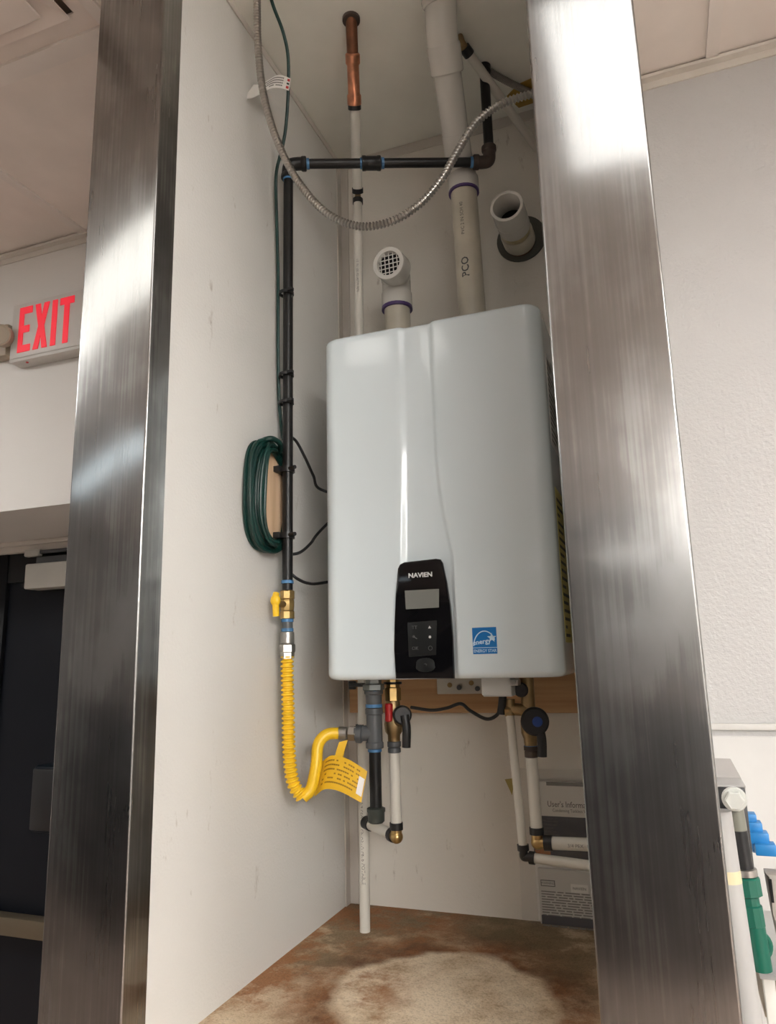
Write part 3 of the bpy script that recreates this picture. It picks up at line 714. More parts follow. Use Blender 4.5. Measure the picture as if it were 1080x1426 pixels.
# printing along the flue
fcn = V((-0.05, -1, -0.05)).normalized()
def pipe_text(body, size, centre, axis, side, r, parent, m=INKP, sx=1.0, name='lettering', bold=0.0):
    """lettering wrapped round a pipe of radius r, reading along axis, facing side"""
    cu = bpy.data.curves.new(name, 'FONT'); cu.body = body; cu.size = size; cu.align_x = 'CENTER'; cu.align_y = 'CENTER'; cu.resolution_u = 2; cu.offset = bold
    t = bpy.data.objects.new(name, cu); C.objects.link(t)
    dg = bpy.context.evaluated_depsgraph_get(); dg.update()
    me = bpy.data.meshes.new_from_object(t.evaluated_get(dg)); bpy.data.objects.remove(t); bpy.data.curves.remove(cu)
    axis = V(axis).normalized(); side = V(side); side = (side - axis * side.dot(axis)).normalized(); tan = side.cross(axis)
    off = root_loc(parent)
    for v in me.vertices:
        a = v.co.y / r
        v.co = V(centre) + axis * (v.co.x * sx) + (side * math.cos(a) + tan * math.sin(a)) * (r + 0.0004) - off
    me.materials.clear(); me.materials.append(m); me.name = name
    o = bpy.data.objects.new(name, me); C.objects.link(o); o.parent = parent
    return o
sd = V((0.12, -1, 0)) 
pipe_text('PCO', 0.024, p0.lerp(p1, 0.51), dirp, V((-0.05, -1, 0)), 0.0302, flue, bold=0.0004)
pipe_text('PVC 2 IN SCH 40', 0.011, p0.lerp(p1, 0.80), dirp, V((-0.05, -1, 0)), 0.0302, flue, sx=1.0)
uf = V((-0.15, -1, -0.3))
pipe_text('IIIIIII', 0.010, pB + ud * 0.014, uf.cross(ud), uf, 0.0363, flue) if False else None
# print on the fitting
obj('stamp', B().box((pB.x - 0.011, pB.y - 0.0375, pB.z + 0.006), (pB.x + 0.013, pB.y - 0.0345, pB.z + 0.013), rot=Matrix.Rotation(-0.08, 4, 'Y') @ Matrix.Rotation(0.55, 4, 'X')), INKG, flue)

ix, iy = -0.517, 1.50
intake = thing('air_intake_elbow', (ix, iy, HZ1), 'white plastic elbow with round grille on top left of the heater', 'pipe')
zr = ((-0.5165, 1.5000, 2.4834))[2]
obj('stub_pipe', B().cyl((ix, iy, HZ1 - 0.005), (ix, iy, zr + 0.01), 0.0302, 24), PVCY, intake)
obj('primer_ring', B().cyl((ix, iy, zr - 0.004), (ix, iy, zr + 0.003), 0.0362, 24), PURP, intake)
oc = V((-0.5063, 1.4150, 2.5535)); od = V((-0.05, -0.93, -0.10)).normalized()
el = V((ix, iy, zr + 0.052))
bend = [V((ix, iy, zr + 0.03)), el, V((ix, iy, zr + 0.080)), V((ix + 0.001, iy - 0.012, oc.z + 0.004)), oc - od * 0.040, oc - od * 0.02]
obj('elbow', B().lathe((ix, iy, zr), (0, 0, 1), [(0, 0.034), (0.002, 0.0358), (0.036, 0.0358), (0.043, 0.033)], 24).tube(bend, 0.0335, 24).pipe(oc - od * 0.045, oc, 0.0375, 0.0275, 28), PVC, intake)
gx, gz = frame_for(od)
g = B()
gx = V((1, 0, 0)) - od * od.x; gx.normalize(); gz = gx.cross(od)
for k in (-2, -1, 0, 1, 2):
    w = 0.0275; u = k * 0.0098; h = math.sqrt(w * w - u * u)
    g.cyl(oc - od * 0.006 + gx * u - gz * h, oc - od * 0.006 + gx * u + gz * h, 0.0012, 8)
    g.cyl(oc - od * 0.006 + gz * u - gx * h, oc - od * 0.006 + gz * u + gx * h, 0.0012, 8)
obj('grille', g, PVC, intake)
obj('throat', B().cyl(oc - od * 0.0445, oc - od * 0.014, 0.0273, 24), DARK, intake)  # black plug: shade inside the elbow put into the colour

# round terminal coming out of the back wall
tc_ = V((-0.2400, YB - 0.004, 2.680))
term = thing('wall_vent_stub', (tc_.x, YB, tc_.z - 0.06), 'short open white pipe through a grey rubber disc on the back wall', 'pipe')
ob_ = V((-0.2425, YB - 0.004, 2.668))
td = V((-0.01, -1, 0.01)).normalized()
obj('rubber_flange', B().lathe(tc_, (0, -1, 0), [(0, 0.060), (0.004, 0.060), (0.006, 0.057)], 36), ESCU, term)
obj('inner_coupling', B().lathe(ob_, td, [(0.010, 0.030), (0.012, 0.037), (0.016, 0.0388), (0.052, 0.0388), (0.056, 0.037), (0.057, 0.034)], 28), PVCY, term)
obj('rust_stain', B().cyl(ob_, ob_ + td * 0.012, 0.0355, 24), COPPERD, term)
obj('glue_band', B().lathe(ob_ + td * 0.055, td, [(0, 0.034), (0.006, 0.0352), (0.020, 0.035), (0.024, 0.034)], 28), mat('glue_stain', (0.42, 0.345, 0.19), 0.35, var=0.3, vscale=40), term)
obj('open_pipe', B().pipe(ob_ + td * 0.078, ob_ + td * 0.165, 0.0375, 0.0305, 30).ring(ob_ + td * 0.112, td, 0.0372, 0.0012), PVC, term)
obj('throat_shade', B().cyl(ob_ + td * 0.0835, ob_ + td * 0.1, 0.0300, 24), DARK, term)  # black disc painted in for the shade down the open pipe

# ================================================================== WATER RISER WITH COPPER TOP
la = V((-0.508, 1.228, CEIL)); lb = V((-0.608, 1.492, 2.805)); lc = V((-0.622, 1.492, PLAT))
ris = thing('water_riser_pipe', lc, 'long white water pipe from the copper ceiling stub down behind the heater to the platform', 'pipe')
rd = (lb - la).normalized(); L_ = (lb - la).length
obj('upper_tube', B().cyl(la + rd * (L_ * 0.46), lb - rd * 0.008, 0.0118, 18), PEX, ris)
obj('copper_stub', B().cyl(la - rd * 0.01, la + rd * (L_ * 0.2), 0.0125, 18), COPPERD, ris)
obj('copper_coupling', B().lathe(la + rd * (L_ * 0.175), rd, [(0, 0.0135), (0.003, 0.0162), (0.02, 0.0162), (0.024, 0.0135), (L_ * 0.22, 0.0135), (L_ * 0.22 + 0.004, 0.016), (L_ * 0.22 + 0.022, 0.016), (L_ * 0.22 + 0.025, 0.0125)], 20), COPPER, ris)
obj('crimp_ring', B().cyl(la + rd * (L_ * 0.43), la + rd * (L_ * 0.485), 0.0150, 18), BLKP, ris)
obj('ceiling_collar', B().cyl((la.x, la.y, CEIL - 0.007), (la.x, la.y, CEIL), 0.019, 20), RUSTI, ris)
ld = (lc - lb).normalized()
obj('crimp_ring', B().cyl(lb - rd * 0.013, lb - rd * 0.002, 0.0138, 18), BLKP, ris)
obj('crimp_ring', B().cyl(lb + ld * 0.016, lb + ld * 0.028, 0.0128, 18), BLKP, ris)
obj('elbow', B().tube([lb - rd * 0.012, lb, lb + ld * 0.01, lb + ld * 0.025], 0.0075, 12), BRASSD, ris)
obj('lower_tube', B().cyl(lb + ld * 0.02, lc, 0.0108, 18), PEX, ris)
tee_z = 1.68 - 0.118
o = obj('crimp_ring', B().cyl((-0.622, 1.492, tee_z - 0.03), (-0.622, 1.492, tee_z - 0.018), 0.0128, 18), BLKP, ris)
obj('pipe_clip', B().box((-0.645, 1.478, 1.622), (-0.607, 1.51, 1.630), 0.002).box((-0.655, 1.50, 1.616), (-0.64, 1.512, 1.634), 0.002), BLKP, ris)
pipe_text('3/4 PEX 160 PSI ASTM F876 POTABLE', 0.010, (-0.622, 1.492, 1.31), (0, 0, -1), V((0.25, -1, 0)), 0.0108, ris, INKG, sx=1.0)
o = pipe_text('1/2 IN 100 PSI ASTM F876', 0.008, (-0.610, 1.492, 2.58), (0, 0, -1), V((0.15, -1, 0)), 0.0108, ris, INKG, sx=1.0)

# ================================================================== BLACK IRON GAS LINE
gX, gY, gZ = -0.688, 1.283, 2.765
gR = 0.0106
hx, hy, hz = -0.2725, 1.462, 2.775
gas = thing('gas_line', (gX, gY, 1.83), 'black iron gas pipe down the left wall and across to the ceiling', 'pipe')
obj('drop_pipe', B().cyl((gX, gY, gZ - 0.01), (gX, gY, 1.810), gR, 18), BLKI, gas)
g0, g1 = V((gX, gY, gZ)), V((hx, hy, hz)); gd = (g1 - g0).normalized()
obj('cross_pipe', B().cyl(g0 + gd * 0.02, g0 + gd * 0.185, gR, 18), BLKI, gas)
obj('cross_pipe', B().cyl(g0 + gd * 0.185, g1 - gd * 0.015, gR, 18), BLKI, gas)
obj('elbow', B().tube([g0 + V((0, 0, -0.034)), g0 + V((0, 0, -0.016)), g0 + gd * 0.004 + V((0, 0, -0.004)), g0 + gd * 0.018, g0 + gd * 0.036], 0.0142, 18).lathe(g0 + V((0, 0, -0.026)), (0, 0, -1), [(0, 0.0148), (0.003, 0.0165), (0.010, 0.0165), (0.012, 0.0148)]).lathe(g0 + gd * 0.028, gd, [(0, 0.0148), (0.003, 0.0165), (0.010, 0.0165), (0.012, 0.0148)]), BLKI, gas)
mid = g0 + gd * 0.185
obj('coupling', B().lathe(mid - gd * 0.022, gd, [(0, 0.013), (0.002, 0.0165), (0.008, 0.0165), (0.010, 0.0155), (0.034, 0.0155), (0.036, 0.0165), (0.042, 0.0165), (0.044, 0.013)]), BLKI, gas)
obj('end_elbow', B().tube([g1 - gd * 0.034, g1 - gd * 0.016, g1 - gd * 0.003 + V((0, 0, 0.004)), g1 + V((0, 0, 0.018)), g1 + V((0, 0, 0.036))], 0.0142, 18).lathe(g1 - gd * 0.038, gd, [(0, 0.0148), (0.002, 0.0168), (0.012, 0.0168), (0.014, 0.0148)]).lathe(g1 + V((0, 0, 0.026)), (0, 0, 1), [(0, 0.0148), (0.003, 0.0168), (0.012, 0.0168), (0.014, 0.0148)]), RUSTI, gas)['label'] = 'rust brown elbow'
obj('riser', B().cyl(g1 + V((0, 0, 0.03)), (hx, hy, CEIL - 0.001), 0.0112, 18), BLKI, gas)
obj('ceiling_collar', B().cyl((hx, hy, CEIL - 0.018), (hx, hy, CEIL), 0.0155, 18, ch=0.002), BLKI, gas)
for c, dd in ((g0 + gd * 0.0405, gd), (mid - gd * 0.0255, gd), (mid + gd * 0.0225, gd), (g1 - gd * 0.0445, gd), (g0 + V((0, 0, -0.0415)), V((0, 0, 1))), (V((gX, gY, 1.836)), V((0, 0, -1)))):
    obj('thread_tape', B().cyl(c, c + dd * 0.006, gR + 0.0016, 16), BLUET, gas)
# wooden spacer block, straps
blk = tag(obj('wood_block', B().box((XL, 1.203, 1.905), (XL + 0.0115, 1.322, 2.094), 0.001, 1), PINEV), 'pale pine block on the left wall behind the black gas pipe', 'wood block')
for zz, lab in ((2.062, 'upper black pipe clamp holding the gas pipe to the pine block'), (1.926, 'lower black pipe clamp near the bottom of the pine block')):
    t = thing('pipe_clamp', (gX, gY, zz), lab, 'pipe clamp', 'clamps on the gas pipe')
    obj('ring', B().lathe((gX, gY, zz - 0.006), (0, 0, 1), [(0, gR + 0.0002), (0, 0.0145), (0.012, 0.0145), (0.012, gR + 0.0002)], 20, cap=False), BLKP, t)
    obj('bolt', B().cyl((gX + 0.010, gY - 0.010, zz), (gX + 0.026, gY - 0.018, zz - 0.001), 0.004, 10), BLKP, t)
    obj('foot', B().box((XL + 0.0115, gY - 0.02, zz - 0.006), (gX - 0.009, gY + 0.02, zz + 0.006), 0.001), BLKP, t)
# shut-off valve
zv = lambda y: 0
v1 = ((-0.6849, 1.2830, 1.8167))[2]; v2 = ((-0.6848, 1.2830, 1.7606))[2]; v3 = ((-0.6848, 1.2830, 1.7356))[2]; v4 = ((-0.6846, 1.2830, 1.6848))[2]
va = thing('gas_shutoff_valve', (gX, gY, v2), 'brass gas shut-off valve with yellow lever handle below the black pipe', 'valve')
vh = v1 - v2
obj('body', B().lathe((gX, gY, v2), (0, 0, 1), [(0, 0.012), (0.001, 0.0148), (0.014, 0.0148), (0.016, 0.0130), (vh * 0.45, 0.0142), (vh * 0.6, 0.0142), (vh - 0.018, 0.0130), (vh - 0.016, 0.0148), (vh - 0.002, 0.0148), (vh, 0.012)], 8), BRASS, va)
hc = V((gX - 0.004, gY - 0.018, v2 + vh * 0.5))
obj('stem', B().cyl((gX, gY, hc.z), (gX - 0.006, gY - 0.034, hc.z), 0.0065, 12), BRASSD, va)
obj('handle', B().tube([(gX - 0.006, gY - 0.034, hc.z + 0.020), (gX - 0.006, gY - 0.037, hc.z + 0.012), (gX - 0.006, gY - 0.036, hc.z - 0.004), (gX - 0.006, gY - 0.034, hc.z - 0.024)], 0.0065, 12).ball((gX - 0.006, gY - 0.037, hc.z + 0.006), 0.0105, (1, 0.7, 1.1), 14), YEL, va)
obj('nipple', B().cyl((gX, gY, v3), (gX, gY, v2 + 0.002), gR, 16), GREYI, va)
for zz in (v3 + 0.001, v2 - 0.006): obj('thread_tape', B().cyl((gX, gY, zz), (gX, gY, zz + 0.006), gR + 0.0014, 16), BLUET, va)
# yellow corrugated connector
hose = thing('gas_hose', (gX, gY, v4), 'yellow corrugated gas hose curving from the left wall to the heater', 'hose')
vn = v3 - v4
obj('swivel_nut', B().lathe((gX, gY, v3), (0, 0, -1), [(0, 0.011), (0.001, 0.0135), (vn * 0.42, 0.0135), (vn * 0.45, 0.0115)], 20).lathe((gX, gY, v3 - vn * 0.45), (0, 0, -1), [(0, 0.0125), (0.002, 0.0155), (vn * 0.30, 0.0155), (vn * 0.33, 0.0138), (vn * 0.55, 0.0138)], 6), NICK, hose)
tX, tY, tZ = -0.545, 1.372, ((-0.5468, 1.3720, 1.5398))[2]
hp = [V((gX, gY, v4 + 0.004)), V((gX, gY, v4 - 0.03)), V((-0.6865, 1.2840, 1.5933)), V((-0.6862, 1.2880, 1.5074)), V((-0.6814, 1.2950, 1.4548)), V((-0.6669, 1.3050, 1.4267)), V((-0.6538, 1.3150, 1.4422)), V((-0.6464, 1.3220, 1.4829)), V((-0.6455, 1.3300, 1.5202)), V((-0.6326, 1.3420, 1.5378)), V((-0.6108, 1.3580, 1.5392))]
def corr(i, s): return 0.0112 + 0.0018 * (1 if i % 4 in (0, 1) else -1)
obj('corrugated_tube', B().tube(hp[:6], 0.011, 14, 10, step=0.0022, rf=corr), YEL, hose)
obj('smooth_tube', B().tube(hp[5:], 0.0112, 14), YEL, hose)
hn0 = V((-0.6108, 1.3580, 1.5392)); hn1 = V((-0.5787, 1.3650, 1.5375)); hd = (hn1 - hn0).normalized(); hl = (hn1 - hn0).length
obj('end_nut', B().lathe(hn0 - hd * 0.004, hd, [(0, 0.011), (0.001, 0.0128), (hl * 0.5, 0.0128)], 14).lathe(hn0 + hd * hl * 0.45, hd, [(0, 0.012), (0.002, 0.0152), (hl * 0.5, 0.0152), (hl * 0.55, 0.012)], 6), NICK, hose)
# yellow warning tag hanging from the hose end
tg = thing('warning_tag', (-0.6052, 1.3300, 1.4582), 'curled yellow warning tag hanging from the gas hose end', 'tag')
tp = [V((-0.6483, 1.3350, 1.4561)), V((-0.6253, 1.3250, 1.4700)), V((-0.6035, 1.3200, 1.4714)), V((-0.5820, 1.3180, 1.4658)), V((-0.5626, 1.3200, 1.4559)), V((-0.5490, 1.3250, 1.4467))]
tps = smooth_path(tp, 5)
hv = lambda i: V((0.006, 0.004, 0.031)) * (1.0 - 0.12 * i / len(tps))
obj('card', B().strip(tps, hv, 0.0012), YELT, tg)
obj('tie_strip', B().strip(smooth_path([V((-0.6004, 1.3480, 1.5256)), V((-0.6031, 1.3400, 1.5092)), V((-0.6035, 1.3270, 1.4885))], 4), lambda i: (0.008, 0.003, 0.002), 0.001), YELT, tg)
pb = B()
n_ = len(tps)
for row in range(6):
    for k in range(3, n_ - 5, 1):
        if random.random() < 0.2: continue
        h0 = hv(k); f0 = 0.72 - 0.26 * row
        a = tps[k] + h0 * f0; c_ = tps[k + 1] + hv(k + 1) * f0
        nn = (tps[k + 1] - tps[k]).cross(h0).normalized() * 0.0009
        if nn.y > 0: nn = -nn
        pb.strip([a + nn, a.lerp(c_, 0.85) + nn], lambda i, h0=h0: h0 * 0.045, 0.0003)
o = obj('print', pb, mat('brown_print', (0.30, 0.16, 0.01), 0.6), tg); o['kind'] = 'stuff'
bc = tps[-4]; bh = hv(n_ - 4); nn = (tps[-1] - tps[-6]).normalized()
fw = nn.cross(bh).normalized(); fw = fw if fw.y < 0 else -fw
obj('white_patch', B().strip([bc - bh * 0.1 + nn * -0.004 + fw * 0.0012, bc - bh * 0.1 + nn * 0.008 + fw * 0.0012], lambda i: bh * 0.55, 0.0004), PAPER, tg)

# gas tee and drip leg under the heater
tee = thing('gas_tee', (tX, tY, tZ), 'grey iron gas tee with black capped drip leg under the heater', 'pipe fitting')
zt = ((-0.5412, 1.3720, 1.5871))[2]; zb_ = ((-0.5430, 1.3720, 1.5091))[2]
obj('tee_body', B().lathe((tX, tY, zb_), (0, 0, 1), [(0, 0.0135), (0.002, 0.0172), (0.012, 0.0172), (0.014, 0.0155), (zt - zb_ - 0.014, 0.0155), (zt - zb_ - 0.012, 0.0172), (zt - zb_ - 0.002, 0.0172), (zt - zb_, 0.0135)], 20).cyl((tX, tY, tZ), hn1 + hd * -0.004, 0.0145, 18).lathe(hn1 - hd * 0.002, hd, [(0, 0.0145), (0.001, 0.0172), (0.011, 0.0172), (0.013, 0.0145)]), GREYI, tee)
zu = ((-0.5405, 1.3720, 1.6185))[2]
obj('union', B().lathe((tX, tY, zt + 0.006), (0, 0, 1), [(0, 0.0145), (0.003, 0.0155), (0.018, 0.0160), (0.020, 0.0185), (zu - zt - 0.006, 0.0185)], 20), GREYI, tee)
obj('hex_adapter', B().lathe((tX, tY, zu), (0, 0, 1), [(0, 0.018), (0.002, 0.0215), (0.012, 0.0215), (0.014, 0.016), (HZ0 - zu + 0.004, 0.016)], 6), mat('grey_zinc', (0.20, 0.22, 0.22), 0.4, 0.6), tee)
for zz in (zb_ - 0.005, zt, zu - 0.004): obj('thread_tape', B().cyl((tX, tY, zz), (tX, tY, zz + 0.006), 0.0135 if zz < zb_ else 0.0165, 16), BLUET, tee)
zd = ((-0.5427, 1.3720, 1.3952))[2]; zd2 = ((-0.5432, 1.3720, 1.3747))[2]
obj('drip_leg', B().cyl((tX, tY, zd), (tX, tY, zb_ + 0.004), 0.0118, 18), BLKI, tee)
obj('pipe_cap', B().lathe((tX, tY, zd2), (0, 0, 1), [(0, 0.0125), (0.003, 0.0158), (zd - zd2 - 0.002, 0.0162), (zd - zd2, 0.0175), (zd - zd2 + 0.006, 0.0175), (zd - zd2 + 0.008, 0.013)], 20), mat('dark_green_iron', (0.035, 0.042, 0.036), 0.5, bump=0.2), tee)

# ================================================================== HOT WATER VALVE AND PIPE
wX, wY = -0.517, 1.405
z_ = lambda py: 1.68 + ((-0.5181, 1.4050, 1.5642))[2] - 1.68 - (py - 1000) * 0.001455
hv_ = thing('hot_water_valve', (wX, wY, z_(1040)), 'brass hot water valve with red collar and black lever under the heater', 'valve')
obj('union_nut', B().lathe((wX, wY, z_(978)), (0, 0, 1), [(0, 0.013), (0.002, 0.0172), (0.026, 0.0172), (0.028, 0.014), (HZ0 - z_(978) + 0.004, 0.014)], 8), BRASS, hv_)
obj('rubber_washer', B().cyl((wX, wY, z_(955)), (wX, wY, z_(952)), 0.0185, 18), BLKP, hv_)
obj('red_collar', B().cyl((wX - 0.004, wY - 0.014, z_(1004)), (wX - 0.004, wY - 0.014, z_(980)), 0.0082, 14, ch=0.002), REDP, hv_)['label'] = 'red plastic collar'
obj('body', B().lathe((wX, wY, z_(1030)), (0, 0, 1), [(0, 0.0120), (0.012, 0.0125), (0.018, 0.017), (0.034, 0.0185), (0.05, 0.016), (z_(976) - z_(1030), 0.013)], 20).cyl((wX, wY, z_(1003)), (wX + 0.022, wY - 0.014, z_(1003)), 0.0105, 16).cyl((wX, wY, z_(1008)), (wX - 0.016, wY + 0.004, z_(1008)), 0.009, 14), BRASSD, hv_)
lh = V((wX + 0.026, wY - 0.020, z_(995)))
obj('lever', B().lathe(lh + V((-0.006, 0.012, 0)), (0.5, -1, 0), [(0, 0.016), (0.004, 0.0185), (0.012, 0.0185), (0.016, 0.015)], 24).tube([lh + V((0.004, 0, 0)), lh + V((0.008, -0.001, -0.025)), lh + V((0.006, 0, -0.060))], 0.0085, 12), BLKP, hv_)
obj('adapter', B().lathe((wX, wY, z_(1045)), (0, 0, 1), [(0, 0.0115), (0.001, 0.0128), (0.008, 0.0128), (0.010, 0.0115), (0.012, 0.0135), (0.021, 0.0135), (0.022, 0.011)], 16), GREYI, hv_)
hw0 = V((wX, wY, z_(1042))); hw1 = V((-0.5170, 1.4050, 1.3641))
hp_ = thing('hot_water_pipe', hw1, 'white hot water pipe below the red-collared valve ending in a brass elbow', 'pipe')
obj('tube', B().cyl(hw0, hw1, 0.0106, 18), PEX, hp_)
hdn = (hw1 - hw0).normalized()
obj('crimp_ring', B().cyl(hw1 - hdn * 0.006, hw1 + hdn * 0.007, 0.0128, 18), BLKP, hp_)
eb = hw1 + hdn * 0.020
sid = (V((-0.622, 1.492, eb.z + 0.006)) - eb).normalized()
obj('brass_elbow', B().tube([hw1 + hdn * 0.004, hw1 + hdn * 0.012, eb, eb + sid * 0.010, eb + sid * 0.02], 0.0105, 14).ball(eb, 0.0125), BRASS, hp_)
obj('crimp_ring', B().cyl(eb + sid * 0.010, eb + sid * 0.021, 0.0132, 18), BLKP, hp_)
obj('branch_tube', B().cyl(eb + sid * 0.012, V((-0.622, 1.492, eb.z + 0.006)) - sid * 0.022, 0.0106, 18), PEX, hp_)
obj('tee_fitting', B().cyl(V((-0.622, 1.492, eb.z + 0.006)) - sid * 0.034, V((-0.622, 1.492, eb.z + 0.006)) - sid * 0.012, 0.0130, 16), BLKP, hp_)

# ================================================================== COLD WATER VALVE AND PIPES
cX, cY = -0.252, 1.42
zc_ = lambda py: ((-0.2405, 1.4200, 1.5641))[2] - (py - 1000) * 0.00141
cv = thing('cold_water_valve', (cX, cY, zc_(1045)), 'brass cold water valve with round black lever and blue inlay', 'valve')
obj('body', B().lathe((cX, cY, zc_(1036)), (0, 0, 1), [(0, 0.0115), (0.014, 0.0125), (0.024, 0.0165), (0.046, 0.0165), (0.060, 0.013), (HZ0 - zc_(1036) + 0.004, 0.013)], 18).cyl((cX, cY, zc_(1005)), (cX + 0.012, cY - 0.022, zc_(1003)), 0.0105, 14).cyl((cX + 0.004, cY - 0.002, zc_(990)), (cX - 0.032, cY - 0.006, zc_(988)), 0.0115, 14), BRASSD, cv)
obj('side_port', B().lathe((cX - 0.030, cY - 0.006, zc_(988)), (-1, 0, 0), [(0, 0.0125), (0.003, 0.0150), (0.012, 0.0150)], 6).cyl((cX - 0.034, cY - 0.008, zc_(975)), (cX - 0.034, cY - 0.008, zc_(996)), 0.0105, 14), BRASSD, cv)
obj('black_knob', B().lathe(V((cX - 0.010, cY - 0.012, zc_(963))), (0.2, -1, 0), [(0, 0.012), (0.003, 0.0135), (0.010, 0.0135), (0.013, 0.011)], 18), BLKP, cv)
lc_ = V((cX + 0.016, cY - 0.032, zc_(1002)))
ldr = V((0.12, -1, -0.02)).normalized()
lev = obj('lever', B().lathe(lc_ - ldr * 0.004, ldr, [(0, 0.022), (0.003, 0.0255), (0.010, 0.0255), (0.014, 0.022)], 28).tube([lc_ + V((0.004, 0, 0)), lc_ + V((0.010, 0, -0.030)), lc_ + V((0.009, 0, -0.062))], 0.0085, 12), BLKP, cv)
obj('blue_inlay', B().lathe(lc_ + V((0.005, -0.001, 0)) + ldr * 0.0095, ldr, [(0, 0.0092), (0.0008, 0.0092), (0.0012, 0.008)], 20), BLUED, lev)['label'] = 'blue round inlay'
obj('adapter', B().lathe((cX, cY, zc_(1050)), (0, 0, 1), [(0, 0.0112), (0.001, 0.0125), (0.010, 0.0125), (0.012, 0.0115), (0.013, 0.0132), (0.020, 0.0132), (0.021, 0.011)], 16), RUSTI, cv)
obj('thread_tape', B().cyl((cX, cY, zc_(1040)), (cX, cY, zc_(1035)), 0.0128, 14), BLUET, cv)
c0 = V((cX, cY, zc_(1046))); c1 = V((-0.2506, 1.4200, 1.3659))
cp_ = thing('cold_water_pipe', c1, 'white cold water pipe below the blue lever turning right behind the column', 'pipe')
obj('tube', B().cyl(c0, c1, 0.0108, 18), PEX, cp_)
cdn = (c1 - c0).normalized()
obj('crimp_ring', B().cyl(c1 - cdn * 0.006, c1 + cdn * 0.006, 0.0132, 18), BLKP, cp_)
ce = c1 + cdn * 0.020
cs1 = V((XR + 0.002, cY - 0.003, ce.z + 0.004)); cs_ = (cs1 - ce).normalized()
obj('brass_elbow', B().tube([c1 + cdn * 0.004, c1 + cdn * 0.010, ce, ce + cs_ * 0.010, ce + cs_ * 0.02], 0.0105, 14).ball(ce, 0.0122), BRASS, cp_)
obj('crimp_ring', B().cyl(ce + cs_ * 0.012, ce + cs_ * 0.027, 0.0135, 18), BLKP, cp_)
obj('side_tube', B().cyl(ce + cs_ * 0.02, cs1, 0.0112, 18), PEX, cp_)
pipe_text('3/4 PEX  160 PSI 73F', 0.0085, ce.lerp(cs1, 0.60), cs_, V((0, -1, -0.1)), 0.0112, cp_, INKG)
s0_ = V((cX - 0.034, cY - 0.008, zc_(994))); s1_ = V((-0.2772, 1.4200, 1.3362))
sp = thing('relief_drain_pipe', s1_, 'thin white drain pipe left of the cold water pipe with black elbow', 'pipe')
obj('tube', B().cyl(s0_, s1_, 0.0080, 16), PEX, sp)
sdn = (s1_ - s0_).normalized(); se = s1_ + sdn * 0.016
ss1 = V((XR + 0.002, cY - 0.012, se.z - 0.008)); ss_ = (ss1 - se).normalized()
obj('crimp_ring', B().cyl(s1_ - sdn * 0.005, s1_ + sdn * 0.005, 0.0108, 16), BLKP, sp)
obj('elbow', B().tube([s1_ + sdn * 0.003, s1_ + sdn * 0.008, se, se + ss_ * 0.008, se + ss_ * 0.016], 0.0078, 12), BLKP, sp)
obj('crimp_ring', B().cyl(se + ss_ * 0.010, se + ss_ * 0.020, 0.0112, 16), BLKP, sp)
obj('side_tube', B().cyl(se + ss_ * 0.014, ss1, 0.0088, 16), PEX, sp)

# ================================================================== BOARD, CABLES, CONDUITS
b0 = (-0.6988, 1.6100, 1.6231); b1 = (-0.6998, 1.6100, 1.5614)
bd = tag(obj('pine_board', B().box((-0.700, 1.608, 1.68 - 0.121), (XR - 0.002, YB - 0.004, HZ0 + 0.06), 0.0015, 1), PINEB), 'long pine mounting board on the back wall under the heater', 'board')
obj('knot', B().cyl((-0.166, 1.609, 1.607), (-0.166, 1.6072, 1.607), 0.004, 12), RUSTI, bd)
obj('knot', B().cyl((-0.166, 1.609, 1.592), (-0.166, 1.6072, 1.592), 0.005, 12), RUSTI, bd)
pc = thing('power_cord', (-0.3732, 1.4300, 1.5830), 'black power cord sagging across the pine board under the heater', 'cable')
obj('cord', B().tube([(-0.5123, 1.5000, 1.5784), (-0.4653, 1.4900, 1.5733), (-0.4284, 1.4800, 1.5782), (-0.3966, 1.4700, 1.5873), (-0.3715, 1.4500, 1.5748), (-0.3372, 1.4300, 1.5615), (-0.3140, 1.4150, 1.5681), (-0.3013, 1.4050, 1.5846), (-0.2976, 1.4000, 1.6072)], 0.0034, 10), BLKP, pc)
obj('strain_relief', B().tube([(-0.3018, 1.4040, 1.5729), (-0.2984, 1.4020, 1.5888), (-0.2948, 1.4000, 1.6098)], 0.0075, 12), BLKP, pc)
# green cord from the ceiling, and its coil
gc = thing('green_cable', (-0.7060, 1.2831, 2.2099), 'dark green cord running from the ceiling down along the black gas pipe', 'cord')
top = (-0.6368, 1.1103, 3.0280)
obj('cord', B().tube([(-0.6369, 1.0986, 3.0270), (-0.6411, 1.1300, 3.0136), (-0.6326, 1.1550, 2.9720), (-0.6341, 1.1800, 2.9329), (-0.6473, 1.2050, 2.8698), (-0.6631, 1.2250, 2.8110), (-0.6787, 1.2380, 2.7723), (-0.6975, 1.2500, 2.7385), (-0.7090, 1.2647, 2.7110), (-0.7110, 1.2723, 2.6372), (-0.7120, 1.2819, 2.5050), (-0.7120, 1.2833, 2.3556), (-0.7120, 1.2876, 2.2361), (-0.7090, 1.2920, 2.1660), (-0.7020, 1.2887, 2.1298)], 0.0036, 10), GRN, gc)
for py, px in ((390, 392.5), (527, 394), (572, 397)):
    zz = ((-0.6894, 1.2830, 2.3027))[2] - (py - 500) * 0.001352
    obj('cable_tie', B().lathe((gX - 0.003, gY - 0.002, zz - 0.003), (0, 0, 1), [(0, 0.0128), (0, 0.0160), (0.006, 0.0160), (0.006, 0.0128)], 18, cap=False).box((gX + 0.008, gY - 0.02, zz - 0.003), (gX + 0.02, gY - 0.012, zz + 0.003)), BLKP, gc)
tagm = thing('cord_tag', (-0.6500, 1.1600, 2.8515), 'white printed cord tag with red marks, curling behind the steel conduit', 'tag')
